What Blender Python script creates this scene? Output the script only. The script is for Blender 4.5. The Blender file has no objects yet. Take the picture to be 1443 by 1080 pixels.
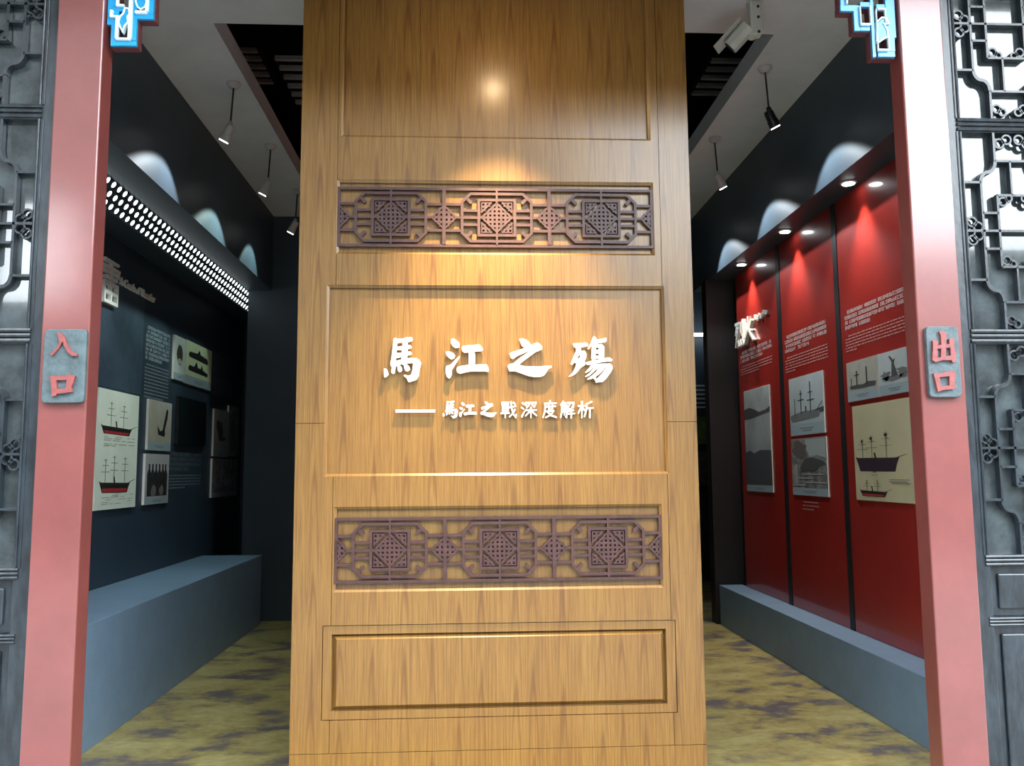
import bpy, bmesh, math, random
from mathutils import Vector, Matrix

random.seed(7)
scene = bpy.context.scene
C = scene.collection
R = math.radians

# ------------------------------------------------------------------ camera
F_PX, W_PX, H_PX = 1182.0, 1443.0, 1080.0
CAM = Vector((0.0, 0.0, 1.5))
yaw, pitch, roll = R(3.02), R(6.04), R(-0.438)
fwd = Vector((math.sin(yaw) * math.cos(pitch), math.cos(yaw) * math.cos(pitch), math.sin(pitch)))
rgt = Vector((math.cos(yaw), -math.sin(yaw), 0))
upv = rgt.cross(fwd)
rg2 = rgt * math.cos(roll) + upv * math.sin(roll)
up2 = upv * math.cos(roll) - rgt * math.sin(roll)
cd = bpy.data.cameras.new('camera')
cam = bpy.data.objects.new('camera', cd)
C.objects.link(cam)
cd.sensor_width = 36.0
cd.lens = F_PX / W_PX * 36.0
cd.clip_start = 0.05
cam.matrix_world = Matrix(((rg2.x, up2.x, -fwd.x, CAM.x), (rg2.y, up2.y, -fwd.y, CAM.y), (rg2.z, up2.z, -fwd.z, CAM.z), (0, 0, 0, 1)))
scene.camera = cam

# ------------------------------------------------------------------ world / exposure
SKY = 15.0
wd = bpy.data.worlds.new('overcast_sky')
scene.world = wd
wd.use_nodes = True
bg = wd.node_tree.nodes['Background']
bg.inputs['Color'].default_value = (0.86, 0.94, 1.0, 1)
bg.inputs['Strength'].default_value = SKY
scene.view_settings.view_transform = 'Standard'
scene.view_settings.look = 'None'
scene.view_settings.exposure = 0.0
scene.view_settings.gamma = 1.0
scene.view_settings.use_curve_mapping = False


# ------------------------------------------------------------------ pixel -> place helpers
def ray(x, y):
    return rg2 * ((x - W_PX / 2) / F_PX) + up2 * ((H_PX / 2 - y) / F_PX) + fwd

def on_y(x, y, Y):
    d = ray(x, y)
    return CAM + d * ((Y - CAM.y) / d.y)

def on_x(x, y, X):
    d = ray(x, y)
    return CAM + d * ((X - CAM.x) / d.x)

def on_z(x, y, Z):
    d = ray(x, y)
    return CAM + d * ((Z - CAM.z) / d.z)


# ------------------------------------------------------------------ materials
MATS = {}

def nt_of(name):
    m = bpy.data.materials.new(name)
    m.use_nodes = True
    nt = m.node_tree
    return m, nt, nt.nodes['Principled BSDF']

def N(nt, kind, **kw):
    n = nt.nodes.new(kind)
    for k, v in kw.items():
        setattr(n, k, v)
    return n

def mat(name, col, rough=0.5, spec=0.5, coat=0.0, coat_rough=0.1, metal=0.0, var=0.0, vscale=6.0, bump=0.0, bscale=60.0, col2=None, stretch=(1, 1, 1)):
    if name in MATS:
        return MATS[name]
    m, nt, b = nt_of(name)
    b.inputs['Roughness'].default_value = rough
    b.inputs['Specular IOR Level'].default_value = spec
    b.inputs['Coat Weight'].default_value = coat
    b.inputs['Coat Roughness'].default_value = coat_rough
    b.inputs['Metallic'].default_value = metal
    b.inputs['Base Color'].default_value = (*col, 1)
    tc = N(nt, 'ShaderNodeNewGeometry')
    mp = N(nt, 'ShaderNodeMapping')
    mp.inputs['Scale'].default_value = stretch
    nt.links.new(tc.outputs['Position'], mp.inputs['Vector'])
    if var > 0 or col2:
        n1 = N(nt, 'ShaderNodeTexNoise')
        n1.inputs['Scale'].default_value = vscale
        n1.inputs['Detail'].default_value = 6
        n1.inputs['Roughness'].default_value = 0.65
        nt.links.new(mp.outputs['Vector'], n1.inputs['Vector'])
        cr = N(nt, 'ShaderNodeValToRGB')
        c2 = col2 if col2 else tuple(min(1, c * (1 + var)) for c in col)
        c1 = col if col2 else tuple(c * (1 - var) for c in col)
        cr.color_ramp.elements[0].position = 0.35
        cr.color_ramp.elements[1].position = 0.65
        cr.color_ramp.elements[0].color = (*c1, 1)
        cr.color_ramp.elements[1].color = (*c2, 1)
        nt.links.new(n1.outputs['Fac'], cr.inputs['Fac'])
        nt.links.new(cr.outputs['Color'], b.inputs['Base Color'])
    if bump > 0:
        n2 = N(nt, 'ShaderNodeTexNoise')
        n2.inputs['Scale'].default_value = bscale
        n2.inputs['Detail'].default_value = 4
        nt.links.new(mp.outputs['Vector'], n2.inputs['Vector'])
        bp = N(nt, 'ShaderNodeBump')
        bp.inputs['Strength'].default_value = bump
        bp.inputs['Distance'].default_value = 0.01
        nt.links.new(n2.outputs['Fac'], bp.inputs['Height'])
        nt.links.new(bp.outputs['Normal'], b.inputs['Normal'])
    MATS[name] = m
    return m

def emit(name, col, strength):
    m, nt, b = nt_of(name)
    b.inputs['Base Color'].default_value = (0.8, 0.8, 0.8, 1)
    b.inputs['Emission Color'].default_value = (*col, 1)
    b.inputs['Emission Strength'].default_value = strength
    MATS[name] = m
    return m

def wood_mat(name):
    """oak-look veneer: vertical strips, each with straight pores and cathedral arches"""
    m, nt, b = nt_of(name)
    L = nt.links.new
    g = N(nt, 'ShaderNodeNewGeometry')
    sp = N(nt, 'ShaderNodeSeparateXYZ')
    L(g.outputs['Position'], sp.inputs[0])
    def M(op, a, c=None, d=None):
        n = N(nt, 'ShaderNodeMath', operation=op)
        for i, v in enumerate((a, c, d)):
            if v is None:
                continue
            if isinstance(v, (int, float)):
                n.inputs[i].default_value = v
            else:
                L(v, n.inputs[i])
        return n.outputs[0]
    SW = 0.132
    xs = M('DIVIDE', sp.outputs['X'], SW)
    idx = M('FLOOR', xs)
    u = M('SUBTRACT', M('SUBTRACT', xs, idx), 0.5)
    wn = N(nt, 'ShaderNodeTexWhiteNoise', noise_dimensions='1D')
    L(idx, wn.inputs['W'])
    rnd = wn.outputs['Value']
    # distortion noise stretched along the grain
    cv = N(nt, 'ShaderNodeCombineXYZ')
    L(M('MULTIPLY', sp.outputs['X'], 14.0), cv.inputs[0])
    L(M('MULTIPLY', rnd, 37.0), cv.inputs[1])
    L(M('MULTIPLY', sp.outputs['Z'], 2.2), cv.inputs[2])
    nz = N(nt, 'ShaderNodeTexNoise')
    nz.inputs['Scale'].default_value = 1.0
    nz.inputs['Detail'].default_value = 3
    L(cv.outputs[0], nz.inputs['Vector'])
    # cathedral arches, centre of each strip
    uu = M('ADD', u, M('MULTIPLY', M('SUBTRACT', rnd, 0.5), 0.5))
    arch = M('ADD', M('MULTIPLY', M('ADD', sp.outputs['Z'], M('MULTIPLY', rnd, 9.0)), 13.0), M('MULTIPLY', M('MULTIPLY', uu, uu), 150.0))
    arch = M('ADD', arch, M('MULTIPLY', nz.outputs['Fac'], 7.0))
    aw = M('POWER', M('MULTIPLY', M('ADD', M('SINE', arch), 1.0), 0.5), 3.0)
    amask = M('SUBTRACT', 1.0, M('MULTIPLY', M('ABSOLUTE', uu), 2.8))
    amask = M('MAXIMUM', amask, 0.0)
    aw = M('MULTIPLY', aw, amask)
    # fine pores
    cv2 = N(nt, 'ShaderNodeCombineXYZ')
    L(M('MULTIPLY', sp.outputs['X'], 150.0), cv2.inputs[0])
    L(M('MULTIPLY', rnd, 11.0), cv2.inputs[1])
    L(M('MULTIPLY', sp.outputs['Z'], 4.0), cv2.inputs[2])
    n2 = N(nt, 'ShaderNodeTexNoise')
    n2.inputs['Scale'].default_value = 1.0
    n2.inputs['Detail'].default_value = 5
    n2.inputs['Roughness'].default_value = 0.7
    L(cv2.outputs[0], n2.inputs['Vector'])
    cr = N(nt, 'ShaderNodeValToRGB')
    e = cr.color_ramp.elements
    e[0].position = 0.30; e[0].color = (0.135, 0.064, 0.014, 1)
    e[1].position = 0.62; e[1].color = (0.228, 0.123, 0.028, 1)
    L(n2.outputs['Fac'], cr.inputs['Fac'])
    # strip tone
    mx = N(nt, 'ShaderNodeMixRGB', blend_type='MULTIPLY')
    L(M('MULTIPLY', rnd, 0.32), mx.inputs['Fac'])
    L(cr.outputs['Color'], mx.inputs['Color1'])
    mx.inputs['Color2'].default_value = (0.72, 0.60, 0.45, 1)
    mx2 = N(nt, 'ShaderNodeMixRGB', blend_type='MIX')
    L(M('MULTIPLY', aw, 0.75), mx2.inputs['Fac'])
    L(mx.outputs['Color'], mx2.inputs['Color1'])
    mx2.inputs['Color2'].default_value = (0.10, 0.040, 0.008, 1)
    L(mx2.outputs['Color'], b.inputs['Base Color'])
    b.inputs['Roughness'].default_value = 0.42
    b.inputs['Specular IOR Level'].default_value = 0.35
    b.inputs['Coat Weight'].default_value = 0.7
    b.inputs['Coat Roughness'].default_value = 0.25
    MATS[name] = m
    return m

def floor_mat():
    m, nt, b = nt_of('worn_floor')
    L = nt.links.new
    g = N(nt, 'ShaderNodeNewGeometry')
    mp = N(nt, 'ShaderNodeMapping')
    mp.inputs['Scale'].default_value = (1.0, 1.55, 1)
    L(g.outputs['Position'], mp.inputs['Vector'])
    def noise(sc, det, ro, dist):
        n = N(nt, 'ShaderNodeTexNoise')
        n.inputs['Scale'].default_value = sc
        n.inputs['Detail'].default_value = det
        n.inputs['Roughness'].default_value = ro
        n.inputs['Distortion'].default_value = dist
        L(mp.outputs['Vector'], n.inputs['Vector'])
        return n
    a = noise(2.3, 9, 0.66, 0.35)
    r = N(nt, 'ShaderNodeValToRGB')
    e = r.color_ramp.elements
    e[0].position = 0.40; e[0].color = (0.135, 0.115, 0.12, 1)
    e[1].position = 0.49; e[1].color = (0.36, 0.285, 0.10, 1)
    n3 = r.color_ramp.elements.new(0.62); n3.color = (0.46, 0.40, 0.17, 1)
    n4 = r.color_ramp.elements.new(0.72); n4.color = (0.27, 0.17, 0.075, 1)
    L(a.outputs['Fac'], r.inputs['Fac'])
    c = noise(14, 6, 0.7, 0.2)
    mx = N(nt, 'ShaderNodeMixRGB', blend_type='MULTIPLY')
    mx.inputs['Fac'].default_value = 0.6
    L(r.outputs['Color'], mx.inputs['Color1'])
    rr = N(nt, 'ShaderNodeValToRGB')
    rr.color_ramp.elements[0].position = 0.3
    rr.color_ramp.elements[0].color = (0.5, 0.48, 0.45, 1)
    rr.color_ramp.elements[1].position = 0.6
    rr.color_ramp.elements[1].color = (1, 1, 1, 1)
    L(c.outputs['Fac'], rr.inputs['Fac'])
    L(rr.outputs['Color'], mx.inputs['Color2'])
    L(mx.outputs['Color'], b.inputs['Base Color'])
    b.inputs['Roughness'].default_value = 0.38
    b.inputs['Specular IOR Level'].default_value = 0.4
    MATS['worn_floor'] = m
    return m

def print_mat(name, top, bottom, blotch, axis='Z', scale=9.0, dark=(0.03, 0.03, 0.03), amount=0.5, z0=0.0, z1=1.0):
    """greyscale photo print: tone that changes along its height plus cloudy darker blotches"""
    m, nt, b = nt_of(name)
    L = nt.links.new
    g = N(nt, 'ShaderNodeNewGeometry')
    sp = N(nt, 'ShaderNodeSeparateXYZ')
    L(g.outputs['Position'], sp.inputs[0])
    mr = N(nt, 'ShaderNodeMapRange')
    mr.inputs['From Min'].default_value = z0
    mr.inputs['From Max'].default_value = z1
    L(sp.outputs[axis], mr.inputs['Value'])
    cr = N(nt, 'ShaderNodeValToRGB')
    cr.color_ramp.elements[0].color = (*bottom, 1)
    cr.color_ramp.elements[1].color = (*top, 1)
    L(mr.outputs['Result'], cr.inputs['Fac'])
    n = N(nt, 'ShaderNodeTexNoise')
    n.inputs['Scale'].default_value = scale
    n.inputs['Detail'].default_value = 8
    n.inputs['Roughness'].default_value = 0.7
    L(g.outputs['Position'], n.inputs['Vector'])
    r2 = N(nt, 'ShaderNodeValToRGB')
    r2.color_ramp.elements[0].position = 0.42
    r2.color_ramp.elements[1].position = 0.62
    r2.color_ramp.elements[0].color = (0, 0, 0, 1)
    r2.color_ramp.elements[1].color = (amount, amount, amount, 1)
    L(n.outputs['Fac'], r2.inputs['Fac'])
    mx = N(nt, 'ShaderNodeMixRGB')
    L(r2.outputs['Color'], mx.inputs['Fac'])
    L(cr.outputs['Color'], mx.inputs['Color1'])
    mx.inputs['Color2'].default_value = (*blotch, 1)
    L(mx.outputs['Color'], b.inputs['Base Color'])
    b.inputs['Roughness'].default_value = 0.4
    MATS[name] = m
    return m

WOOD = wood_mat('oak_veneer')
FLOOR = floor_mat()
LATT = mat('purple_brown_lattice', (0.052, 0.022, 0.022), 0.45, var=0.25, vscale=30)
WHITE_LET = mat('white_letter', (0.86, 0.84, 0.78), 0.45)
LET_SIDE = mat('letter_side', (0.86, 0.84, 0.78), 0.5)
REDPOST = mat('red_gloss_paint', (0.19, 0.050, 0.045), 0.34, 0.5, coat=1.0, coat_rough=0.14, var=0.1, vscale=4, bump=0.05, bscale=25)
BLACKWOOD = mat('black_lacquered_wood', (0.019, 0.026, 0.033), 0.32, 0.5, coat=0.2, coat_rough=0.2, var=0.5, vscale=25, bump=0.25, bscale=70, stretch=(1, 1, 0.3))
PLAQUE = mat('slate_blue_plaque', (0.07, 0.10, 0.11), 0.55, var=0.3, vscale=18, bump=0.3, bscale=60)
PLAQ_CH = mat('faded_red_letter', (0.25, 0.065, 0.062), 0.45, var=0.15, vscale=40)
GLASS = mat('dusty_glass', (0.045, 0.056, 0.06), 0.07, 0.6, var=0.5, vscale=7, coat=0.5, coat_rough=0.02)
DARKWALL = mat('charcoal_wall_paint', (0.046, 0.064, 0.082), 0.45, 0.35, var=0.08, vscale=3)
NAVY = mat('navy_print_wall', (0.030, 0.048, 0.070), 0.45, 0.35, var=0.12, vscale=2)
CEIL = mat('off_white_ceiling', (0.78, 0.78, 0.79), 0.8, 0.2, var=0.06, vscale=2)
BENCH = mat('blue_grey_paint', (0.17, 0.26, 0.36), 0.42, 0.45, var=0.06, vscale=5)
REDPANEL = mat('red_gloss_panel', (0.31, 0.020, 0.014), 0.4, 0.4, coat=0.8, coat_rough=0.09, var=0.06, vscale=2)
BLACK = mat('matt_black', (0.008, 0.008, 0.009), 0.5)
VOID = mat('dark_roof_timber', (0.012, 0.008, 0.009), 0.7, var=0.3, vscale=5)
SLAT = mat('pale_roof_slat', (0.55, 0.52, 0.50), 0.7)
LAMPW = mat('lamp_white_metal', (0.55, 0.52, 0.50), 0.4)
LAMPB = mat('lamp_black_metal', (0.012, 0.013, 0.016), 0.35, metal=0.2)
RODM = mat('dark_rod', (0.03, 0.03, 0.032), 0.4)
CCTV = mat('cctv_cream_plastic', (0.60, 0.60, 0.53), 0.4)
CAPTION = mat('caption_strip', (0.30, 0.38, 0.42), 0.5)
CREAM = mat('cream_paper', (0.74, 0.80, 0.68), 0.5, var=0.04, vscale=4)
CREAM2 = mat('tan_paper', (0.55, 0.50, 0.32), 0.5, var=0.05, vscale=4)
INK = mat('black_ink', (0.015, 0.015, 0.015), 0.5)
INK2 = mat('grey_ink', (0.16, 0.16, 0.14), 0.5)
HULLRED = mat('hull_red', (0.38, 0.03, 0.03), 0.5)
PURPLEHULL = mat('purple_black_hull', (0.035, 0.018, 0.03), 0.5)
TXTW = mat('white_print', (0.75, 0.72, 0.70), 0.5)
TXTP = mat('pale_red_print', (0.50, 0.22, 0.20), 0.5)
TXTB = mat('pale_blue_print', (0.50, 0.58, 0.62), 0.5)
TXTB2 = mat('dim_blue_print', (0.17, 0.21, 0.24), 0.5)
BLUEP = mat('cyan_blue_paint', (0.0, 0.30, 0.62), 0.3, coat=0.5, coat_rough=0.25)
PALEP = mat('pale_edge_paint', (0.72, 0.86, 0.85), 0.4, coat=0.4, coat_rough=0.25)
OUTRED = mat('bracket_dark_red', (0.10, 0.03, 0.035), 0.5)
PAVE = mat('grey_paving', (0.18, 0.18, 0.175), 0.8, var=0.2, vscale=3)
PLASTER = mat('grey_plaster', (0.06, 0.06, 0.058), 0.9, var=0.2, vscale=1.2)
LENS = emit('lamp_lens', (1.0, 0.98, 0.95), 14.0)
LENSW = emit('warm_lamp_lens', (1.0, 0.72, 0.40), 130.0)
DOTE = emit('lit_hole', (0.90, 0.98, 1.0), 4.0)
BARE = emit('bar_lamp_tube', (0.90, 0.97, 1.0), 9.0)
DOWNE = emit('downlight_lens', (0.93, 0.98, 1.0), 22.0)


# ------------------------------------------------------------------ mesh helpers
class MB:
    def __init__(s):
        s.bm = bmesh.new()
    def box(s, x0, x1, y0, y1, z0, z1):
        vs = [s.bm.verts.new(p) for p in ((x0, y0, z0), (x1, y0, z0), (x1, y1, z0), (x0, y1, z0), (x0, y0, z1), (x1, y0, z1), (x1, y1, z1), (x0, y1, z1))]
        for f in ((3, 2, 1, 0), (4, 5, 6, 7), (0, 1, 5, 4), (1, 2, 6, 5), (2, 3, 7, 6), (3, 0, 4, 7)):
            s.bm.faces.new([vs[i] for i in f])
        return s
    def prism(s, pts, d):
        """pts: 3D outline, extruded by vector d"""
        a = [s.bm.verts.new(p) for p in pts]
        b = [s.bm.verts.new(Vector(p) + Vector(d)) for p in pts]
        n = len(pts)
        s.bm.faces.new(a)
        s.bm.faces.new(b[::-1])
        for i in range(n):
            s.bm.faces.new((a[i], b[i], b[(i + 1) % n], a[(i + 1) % n]))
        return s
    def flat(s, pts):
        s.bm.faces.new([s.bm.verts.new(p) for p in pts])
        return s
    def cyl(s, p, q, r, r2=None, n=16):
        p, q = Vector(p), Vector(q)
        r2 = r if r2 is None else r2
        d = (q - p).normalized()
        a = d.orthogonal().normalized()
        b = d.cross(a)
        A, B = [], []
        for i in range(n):
            t = 2 * math.pi * i / n
            o = a * math.cos(t) + b * math.sin(t)
            A.append(s.bm.verts.new(p + o * r))
            B.append(s.bm.verts.new(q + o * r2))
        for i in range(n):
            j = (i + 1) % n
            s.bm.faces.new((A[i], A[j], B[j], B[i]))
        s.bm.faces.new(A[::-1])
        s.bm.faces.new(B)
        return s
    def tube(s, pts, r, n=8):
        """bent round bar through pts"""
        pts = [Vector(p) for p in pts]
        rings = []
        for i, p in enumerate(pts):
            d = (pts[min(i + 1, len(pts) - 1)] - pts[max(i - 1, 0)]).normalized()
            a = Vector((0, 1, 0)) if abs(d.y) < 0.9 else Vector((1, 0, 0))
            a = (a - d * a.dot(d)).normalized()
            b = d.cross(a)
            rings.append([s.bm.verts.new(p + (a * math.cos(2 * math.pi * k / n) + b * math.sin(2 * math.pi * k / n)) * r) for k in range(n)])
        for i in range(len(rings) - 1):
            for k in range(n):
                j = (k + 1) % n
                s.bm.faces.new((rings[i][k], rings[i][j], rings[i + 1][j], rings[i + 1][k]))
        s.bm.faces.new(rings[0][::-1])
        s.bm.faces.new(rings[-1])
        return s
    def strip(s, pts, w, y0, y1, closed=False):
        """flat bar of width w along a polyline in the XZ plane, from depth y0 to y1"""
        P = [Vector((p[0], p[1])) for p in pts]
        n = len(P)
        L, Rr = [], []
        for i in range(n):
            if closed:
                a, b = P[i - 1], P[(i + 1) % n]
            else:
                a, b = P[max(i - 1, 0)], P[min(i + 1, n - 1)]
            d1 = (P[i] - a).normalized() if (P[i] - a).length > 1e-9 else (b - P[i]).normalized()
            d2 = (b - P[i]).normalized() if (b - P[i]).length > 1e-9 else d1
            t = (d1 + d2)
            t = t.normalized() if t.length > 1e-6 else d1
            nn = Vector((-t.y, t.x))
            k = 1.0 / max(0.45, nn.dot(Vector((-d1.y, d1.x))))
            L.append(P[i] + nn * w / 2 * k)
            Rr.append(P[i] - nn * w / 2 * k)
        m = n if closed else n - 1
        v = [[s.bm.verts.new((q.x, yy, q.y)) for q in arr] for arr in (L, Rr) for yy in (y0, y1)]
        L0, L1, R0, R1 = v
        for i in range(m):
            j = (i + 1) % n
            s.bm.faces.new((L0[i], L0[j], R0[j], R0[i]))
            s.bm.faces.new((L1[j], L1[i], R1[i], R1[j]))
            s.bm.faces.new((L0[j], L0[i], L1[i], L1[j]))
            s.bm.faces.new((R0[i], R0[j], R1[j], R1[i]))
        if not closed:
            s.bm.faces.new((L0[0], R0[0], R1[0], L1[0]))
            s.bm.faces.new((L0[-1], L1[-1], R1[-1], R0[-1]))
        return s
    def lathe(s, prof, p, d, n=20):
        """profile [(t along d, radius)] turned about the axis through p"""
        p, d = Vector(p), Vector(d).normalized()
        a = d.orthogonal().normalized()
        b = d.cross(a)
        rings = []
        for t, r in prof:
            rings.append([s.bm.verts.new(p + d * t + (a * math.cos(2 * math.pi * k / n) + b * math.sin(2 * math.pi * k / n)) * max(r, 1e-4)) for k in range(n)])
        for i in range(len(rings) - 1):
            for k in range(n):
                j = (k + 1) % n
                s.bm.faces.new((rings[i][k], rings[i][j], rings[i + 1][j], rings[i + 1][k]))
        s.bm.faces.new(rings[0][::-1])
        s.bm.faces.new(rings[-1])
        return s
    def build(s, name, m, parent=None, smooth=False, bevel=0.0):
        bmesh.ops.recalc_face_normals(s.bm, faces=s.bm.faces)
        vs = [v.co.copy() for v in s.bm.verts]
        lo = Vector([min(v[i] for v in vs) for i in range(3)])
        hi = Vector([max(v[i] for v in vs) for i in range(3)])
        o = Vector(((lo.x + hi.x) / 2, (lo.y + hi.y) / 2, lo.z))
        for v in s.bm.verts:
            v.co -= o
        me = bpy.data.meshes.new(name)
        s.bm.to_mesh(me)
        s.bm.free()
        me.materials.append(m)
        if smooth:
            for p in me.polygons:
                p.use_smooth = True
            me.set_sharp_from_angle(angle=R(40))
        return place(name, me, o, parent, bevel)

def wpos(o):
    p = Vector((0, 0, 0))
    while o:
        p += o.location
        o = o.parent
    return p

def place(name, me, loc, parent=None, bevel=0.0):
    ob = bpy.data.objects.new(name, me)
    C.objects.link(ob)
    ob.location = Vector(loc) - (wpos(parent) if parent else Vector((0, 0, 0)))
    if parent:
        ob.parent = parent
    if bevel:
        bv = ob.modifiers.new('bevel', 'BEVEL')
        bv.width = bevel
        bv.segments = 2
        bv.limit_method = 'ANGLE'
    return ob

def tag(o, label, cat=None, group=None):
    o['label'] = label
    if cat:
        o['category'] = cat
    if group:
        o['group'] = group
    return o

def thing(name, label, cat, loc, group=None):
    o = bpy.data.objects.new(name, None)
    C.objects.link(o)
    o.location = loc
    o.empty_display_size = 0.1
    return tag(o, label, cat, group)

def struct(o, label=None):
    o['kind'] = 'structure'
    if label:
        o['label'] = label
    return o

def rects_minus(rect, holes):
    """split rect (x0,x1,z0,z1) into rectangles that leave the holes open"""
    xs = sorted({rect[0], rect[1], *[min(max(h[i], rect[0]), rect[1]) for h in holes for i in (0, 1)]})
    zs = sorted({rect[2], rect[3], *[min(max(h[i], rect[2]), rect[3]) for h in holes for i in (2, 3)]})
    out = []
    for k in range(len(zs) - 1):
        run = None
        for i in range(len(xs) - 1):
            cx, cz = (xs[i] + xs[i + 1]) / 2, (zs[k] + zs[k + 1]) / 2
            solid = not any(h[0] < cx < h[1] and h[2] < cz < h[3] for h in holes)
            if solid:
                run = [xs[i], xs[i + 1]] if run is None else [run[0], xs[i + 1]]
            if (not solid or i == len(xs) - 2) and run:
                out.append((run[0], run[1], zs[k], zs[k + 1]))
                run = None
    return out

def spot(name, loc, target, watts, size, blend, col, radius=0.03):
    d = bpy.data.lights.new(name, 'SPOT')
    d.energy = watts
    d.spot_size = R(size)
    d.spot_blend = blend
    d.color = col
    d.shadow_soft_size = radius
    o = bpy.data.objects.new(name, d)
    C.objects.link(o)
    o.location = loc
    o.rotation_euler = (Vector(target) - Vector(loc)).to_track_quat('-Z', 'Y').to_euler()
    return o

# ------------------------------------------------------------------ key planes (metres)
YP = 3.30           # front of the door posts
YD = 3.335          # front of the lattice doors
YS = 4.05           # front of the wooden screen
XL, XLW = -2.08, -2.68      # left plinth front / left display wall
XR, XRW = 2.46, 2.68        # right plinth front / right display wall
ZC, ZS = 4.25, 3.44         # ceiling, soffits over the displays
ZBL, ZBR = 0.685, 0.38      # plinth heights
YB = 8.90                   # back wall

# ------------------------------------------------------------------ the setting
struct(MB().box(-3.6, 5.2, 3.25, 13.0, -0.1, 0.0).build('floor', FLOOR))
struct(MB().box(-30, 30, -30, 3.25, -0.16, -0.06).build('floor_courtyard', PAVE))
# ceiling with its rectangular roof opening
HX0, HX1, HY0, HY1 = -1.555, 1.945, 4.97, 8.5
b = MB()
for r in rects_minus((-3.2, 3.2, 3.45, 9.0), [(HX0, HX1, HY0, HY1)]):
    b.box(r[0], r[1], r[2], r[3], ZC, ZC + 0.145)
struct(b.build('ceiling', CEIL), 'off-white ceiling with a rectangular opening to the roof')
# roof space above
b = MB()
b.box(-3.3, 5.3, 3.3, 13.0, 6.2, 6.3)
b.box(-3.3, -3.2, 3.3, 13.0, 0.0, 6.2)
b.box(3.2, 3.3, 3.3, 9.0, 4.4, 6.2)
b.box(-3.3, 5.3, 12.9, 13.0, 0.0, 6.2)
b.box(5.2, 5.3, 8.9, 13.0, 0.0, 6.2)
b.box(-3.3, 3.3, 3.46, 3.5, ZC + 0.145, 6.2)
b.box(3.2, 5.3, 8.9, 8.95, 0.0, 6.2)
struct(b.build('ceiling_roof', VOID))
# left side: header, soffit, recessed display wall
struct(MB().box(XL - 0.08, XL, 3.46, YB, ZS, ZC).build('wall_left_header', DARKWALL))
struct(MB().box(XLW, XL - 0.08, 3.46, 10.1, ZS, ZS + 0.06).build('ceiling_soffit_left', DARKWALL))
struct(MB().box(XLW - 0.1, XLW, 3.46, 10.2, 0.0, ZS).build('wall_left', NAVY), 'navy display wall with printed text')
struct(MB().box(XLW, XL - 0.25, 10.1, 10.2, 0.0, ZS).build('wall_left_end', DARKWALL))
struct(MB().box(XL - 0.25, XL - 0.2, YB, 10.2, 0, ZS).build('wall_left_return', DARKWALL))
# right side
struct(MB().box(XR, XR + 0.08, 3.46, YB, ZS, ZC).build('wall_right_header', DARKWALL))
struct(MB().box(XR + 0.08, 3.0, 3.46, YB, ZS, ZS + 0.06).build('ceiling_soffit_right', DARKWALL))
struct(MB().box(XRW + 0.035, 3.2, 3.46, 8.9, 0.0, ZC).build('wall_right', BLACK))
struct(MB().box(2.425, XRW + 0.035, 8.30, 8.45, 0.0, ZS).build('wall_right_pier', mat('dark_brown_pier', (0.018, 0.013, 0.013), 0.5)))
# back wall with the passage on the right
b = MB()
for r in rects_minus((-2.28, 3.2, 0, ZC), [(1.25, 3.0, 0.0, 3.75)]):
    b.box(r[0], r[1], YB, YB + 0.1, r[2], r[3])
struct(b.build('wall_back', DARKWALL))
# facade beside and over the doors
for nm, x0, x1 in (('wall_front_left', -3.4, -2.30), ('wall_front_right', 2.66, 3.4)):
    struct(MB().box(x0, x1, 3.30, 3.46, 0, 6.2).build(nm, PLASTER))
struct(MB().box(-1.65, 2.025, 3.28, 3.46, 3.60, 6.2).build('trim_1', REDPOST), 'red lintel beam over the doorway')
struct(MB().box(-2.30, -1.651, 3.28, 3.46, 3.62, 6.2).build('trim_2', REDPOST))
struct(MB().box(2.026, 2.66, 3.28, 3.46, 3.62, 6.2).build('trim_3', REDPOST))
# porch eave over the facade
b = MB()
b.prism([(-6, 3.28, 4.75), (-6, 1.8, 4.42), (-6, 1.8, 4.54), (-6, 3.28, 4.87)], (12, 0, 0))
struct(b.build('ceiling_porch', mat('old_brown_boards', (0.09, 0.06, 0.045), 0.8)))
# unseen courtyard walls, shaped for what the gloss paint and the panes mirror
b = MB()
b.box(-26, -8.9, -9.4, -9.0, -0.06, 12)
b.box(-7.25, 2.6, -9.4, -9.0, -0.06, 12)
b.box(-8.9, -7.25, -9.4, -9.0, -0.06, 4.7)  # opening left above here to put a sky highlight on the left post
b.box(-8.9, -7.25, -9.4, -9.0, 6.7, 12)
struct(b.build('wall_courtyard_unseen', PLASTER))
struct(MB().box(2.6, 15.5, -9.4, -9.0, -0.06, 5.8).build('wall_courtyard_low', PLASTER))
struct(MB().box(15, 15.5, -9, 3.2, -0.06, 6.0).build('wall_courtyard_wing_added', PLASTER))  # unseen wing added to cut low daylight from the right
struct(MB().box(-12, -11.5, -9, 3.2, -0.06, 9).build('wall_courtyard_side', PLASTER))

# ------------------------------------------------------------------ plinths
tag(MB().box(XLW + 0.004, XL, 3.5, 8.72, 0, ZBL).build('display_plinth', BENCH, bevel=0.004), 'tall blue-grey plinth under the navy display wall', 'plinth')
tag(MB().box(XR, XRW + 0.012, 3.5, 8.28, 0, ZBR).build('display_plinth', BENCH, bevel=0.004), 'low blue-grey plinth under the red display panels', 'plinth')

# ------------------------------------------------------------------ door posts and plaques
def arc_rect(x0, x1, z0, z1, r, n=5):
    pts = []
    for cx, cz, a0 in ((x1 - r, z1 - r, 0), (x0 + r, z1 - r, 90), (x0 + r, z0 + r, 180), (x1 - r, z0 + r, 270)):
        for i in range(n + 1):
            a = R(a0 + 90 * i / n)
            pts.append((cx + r * math.cos(a), cz + r * math.sin(a)))
    return pts

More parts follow.
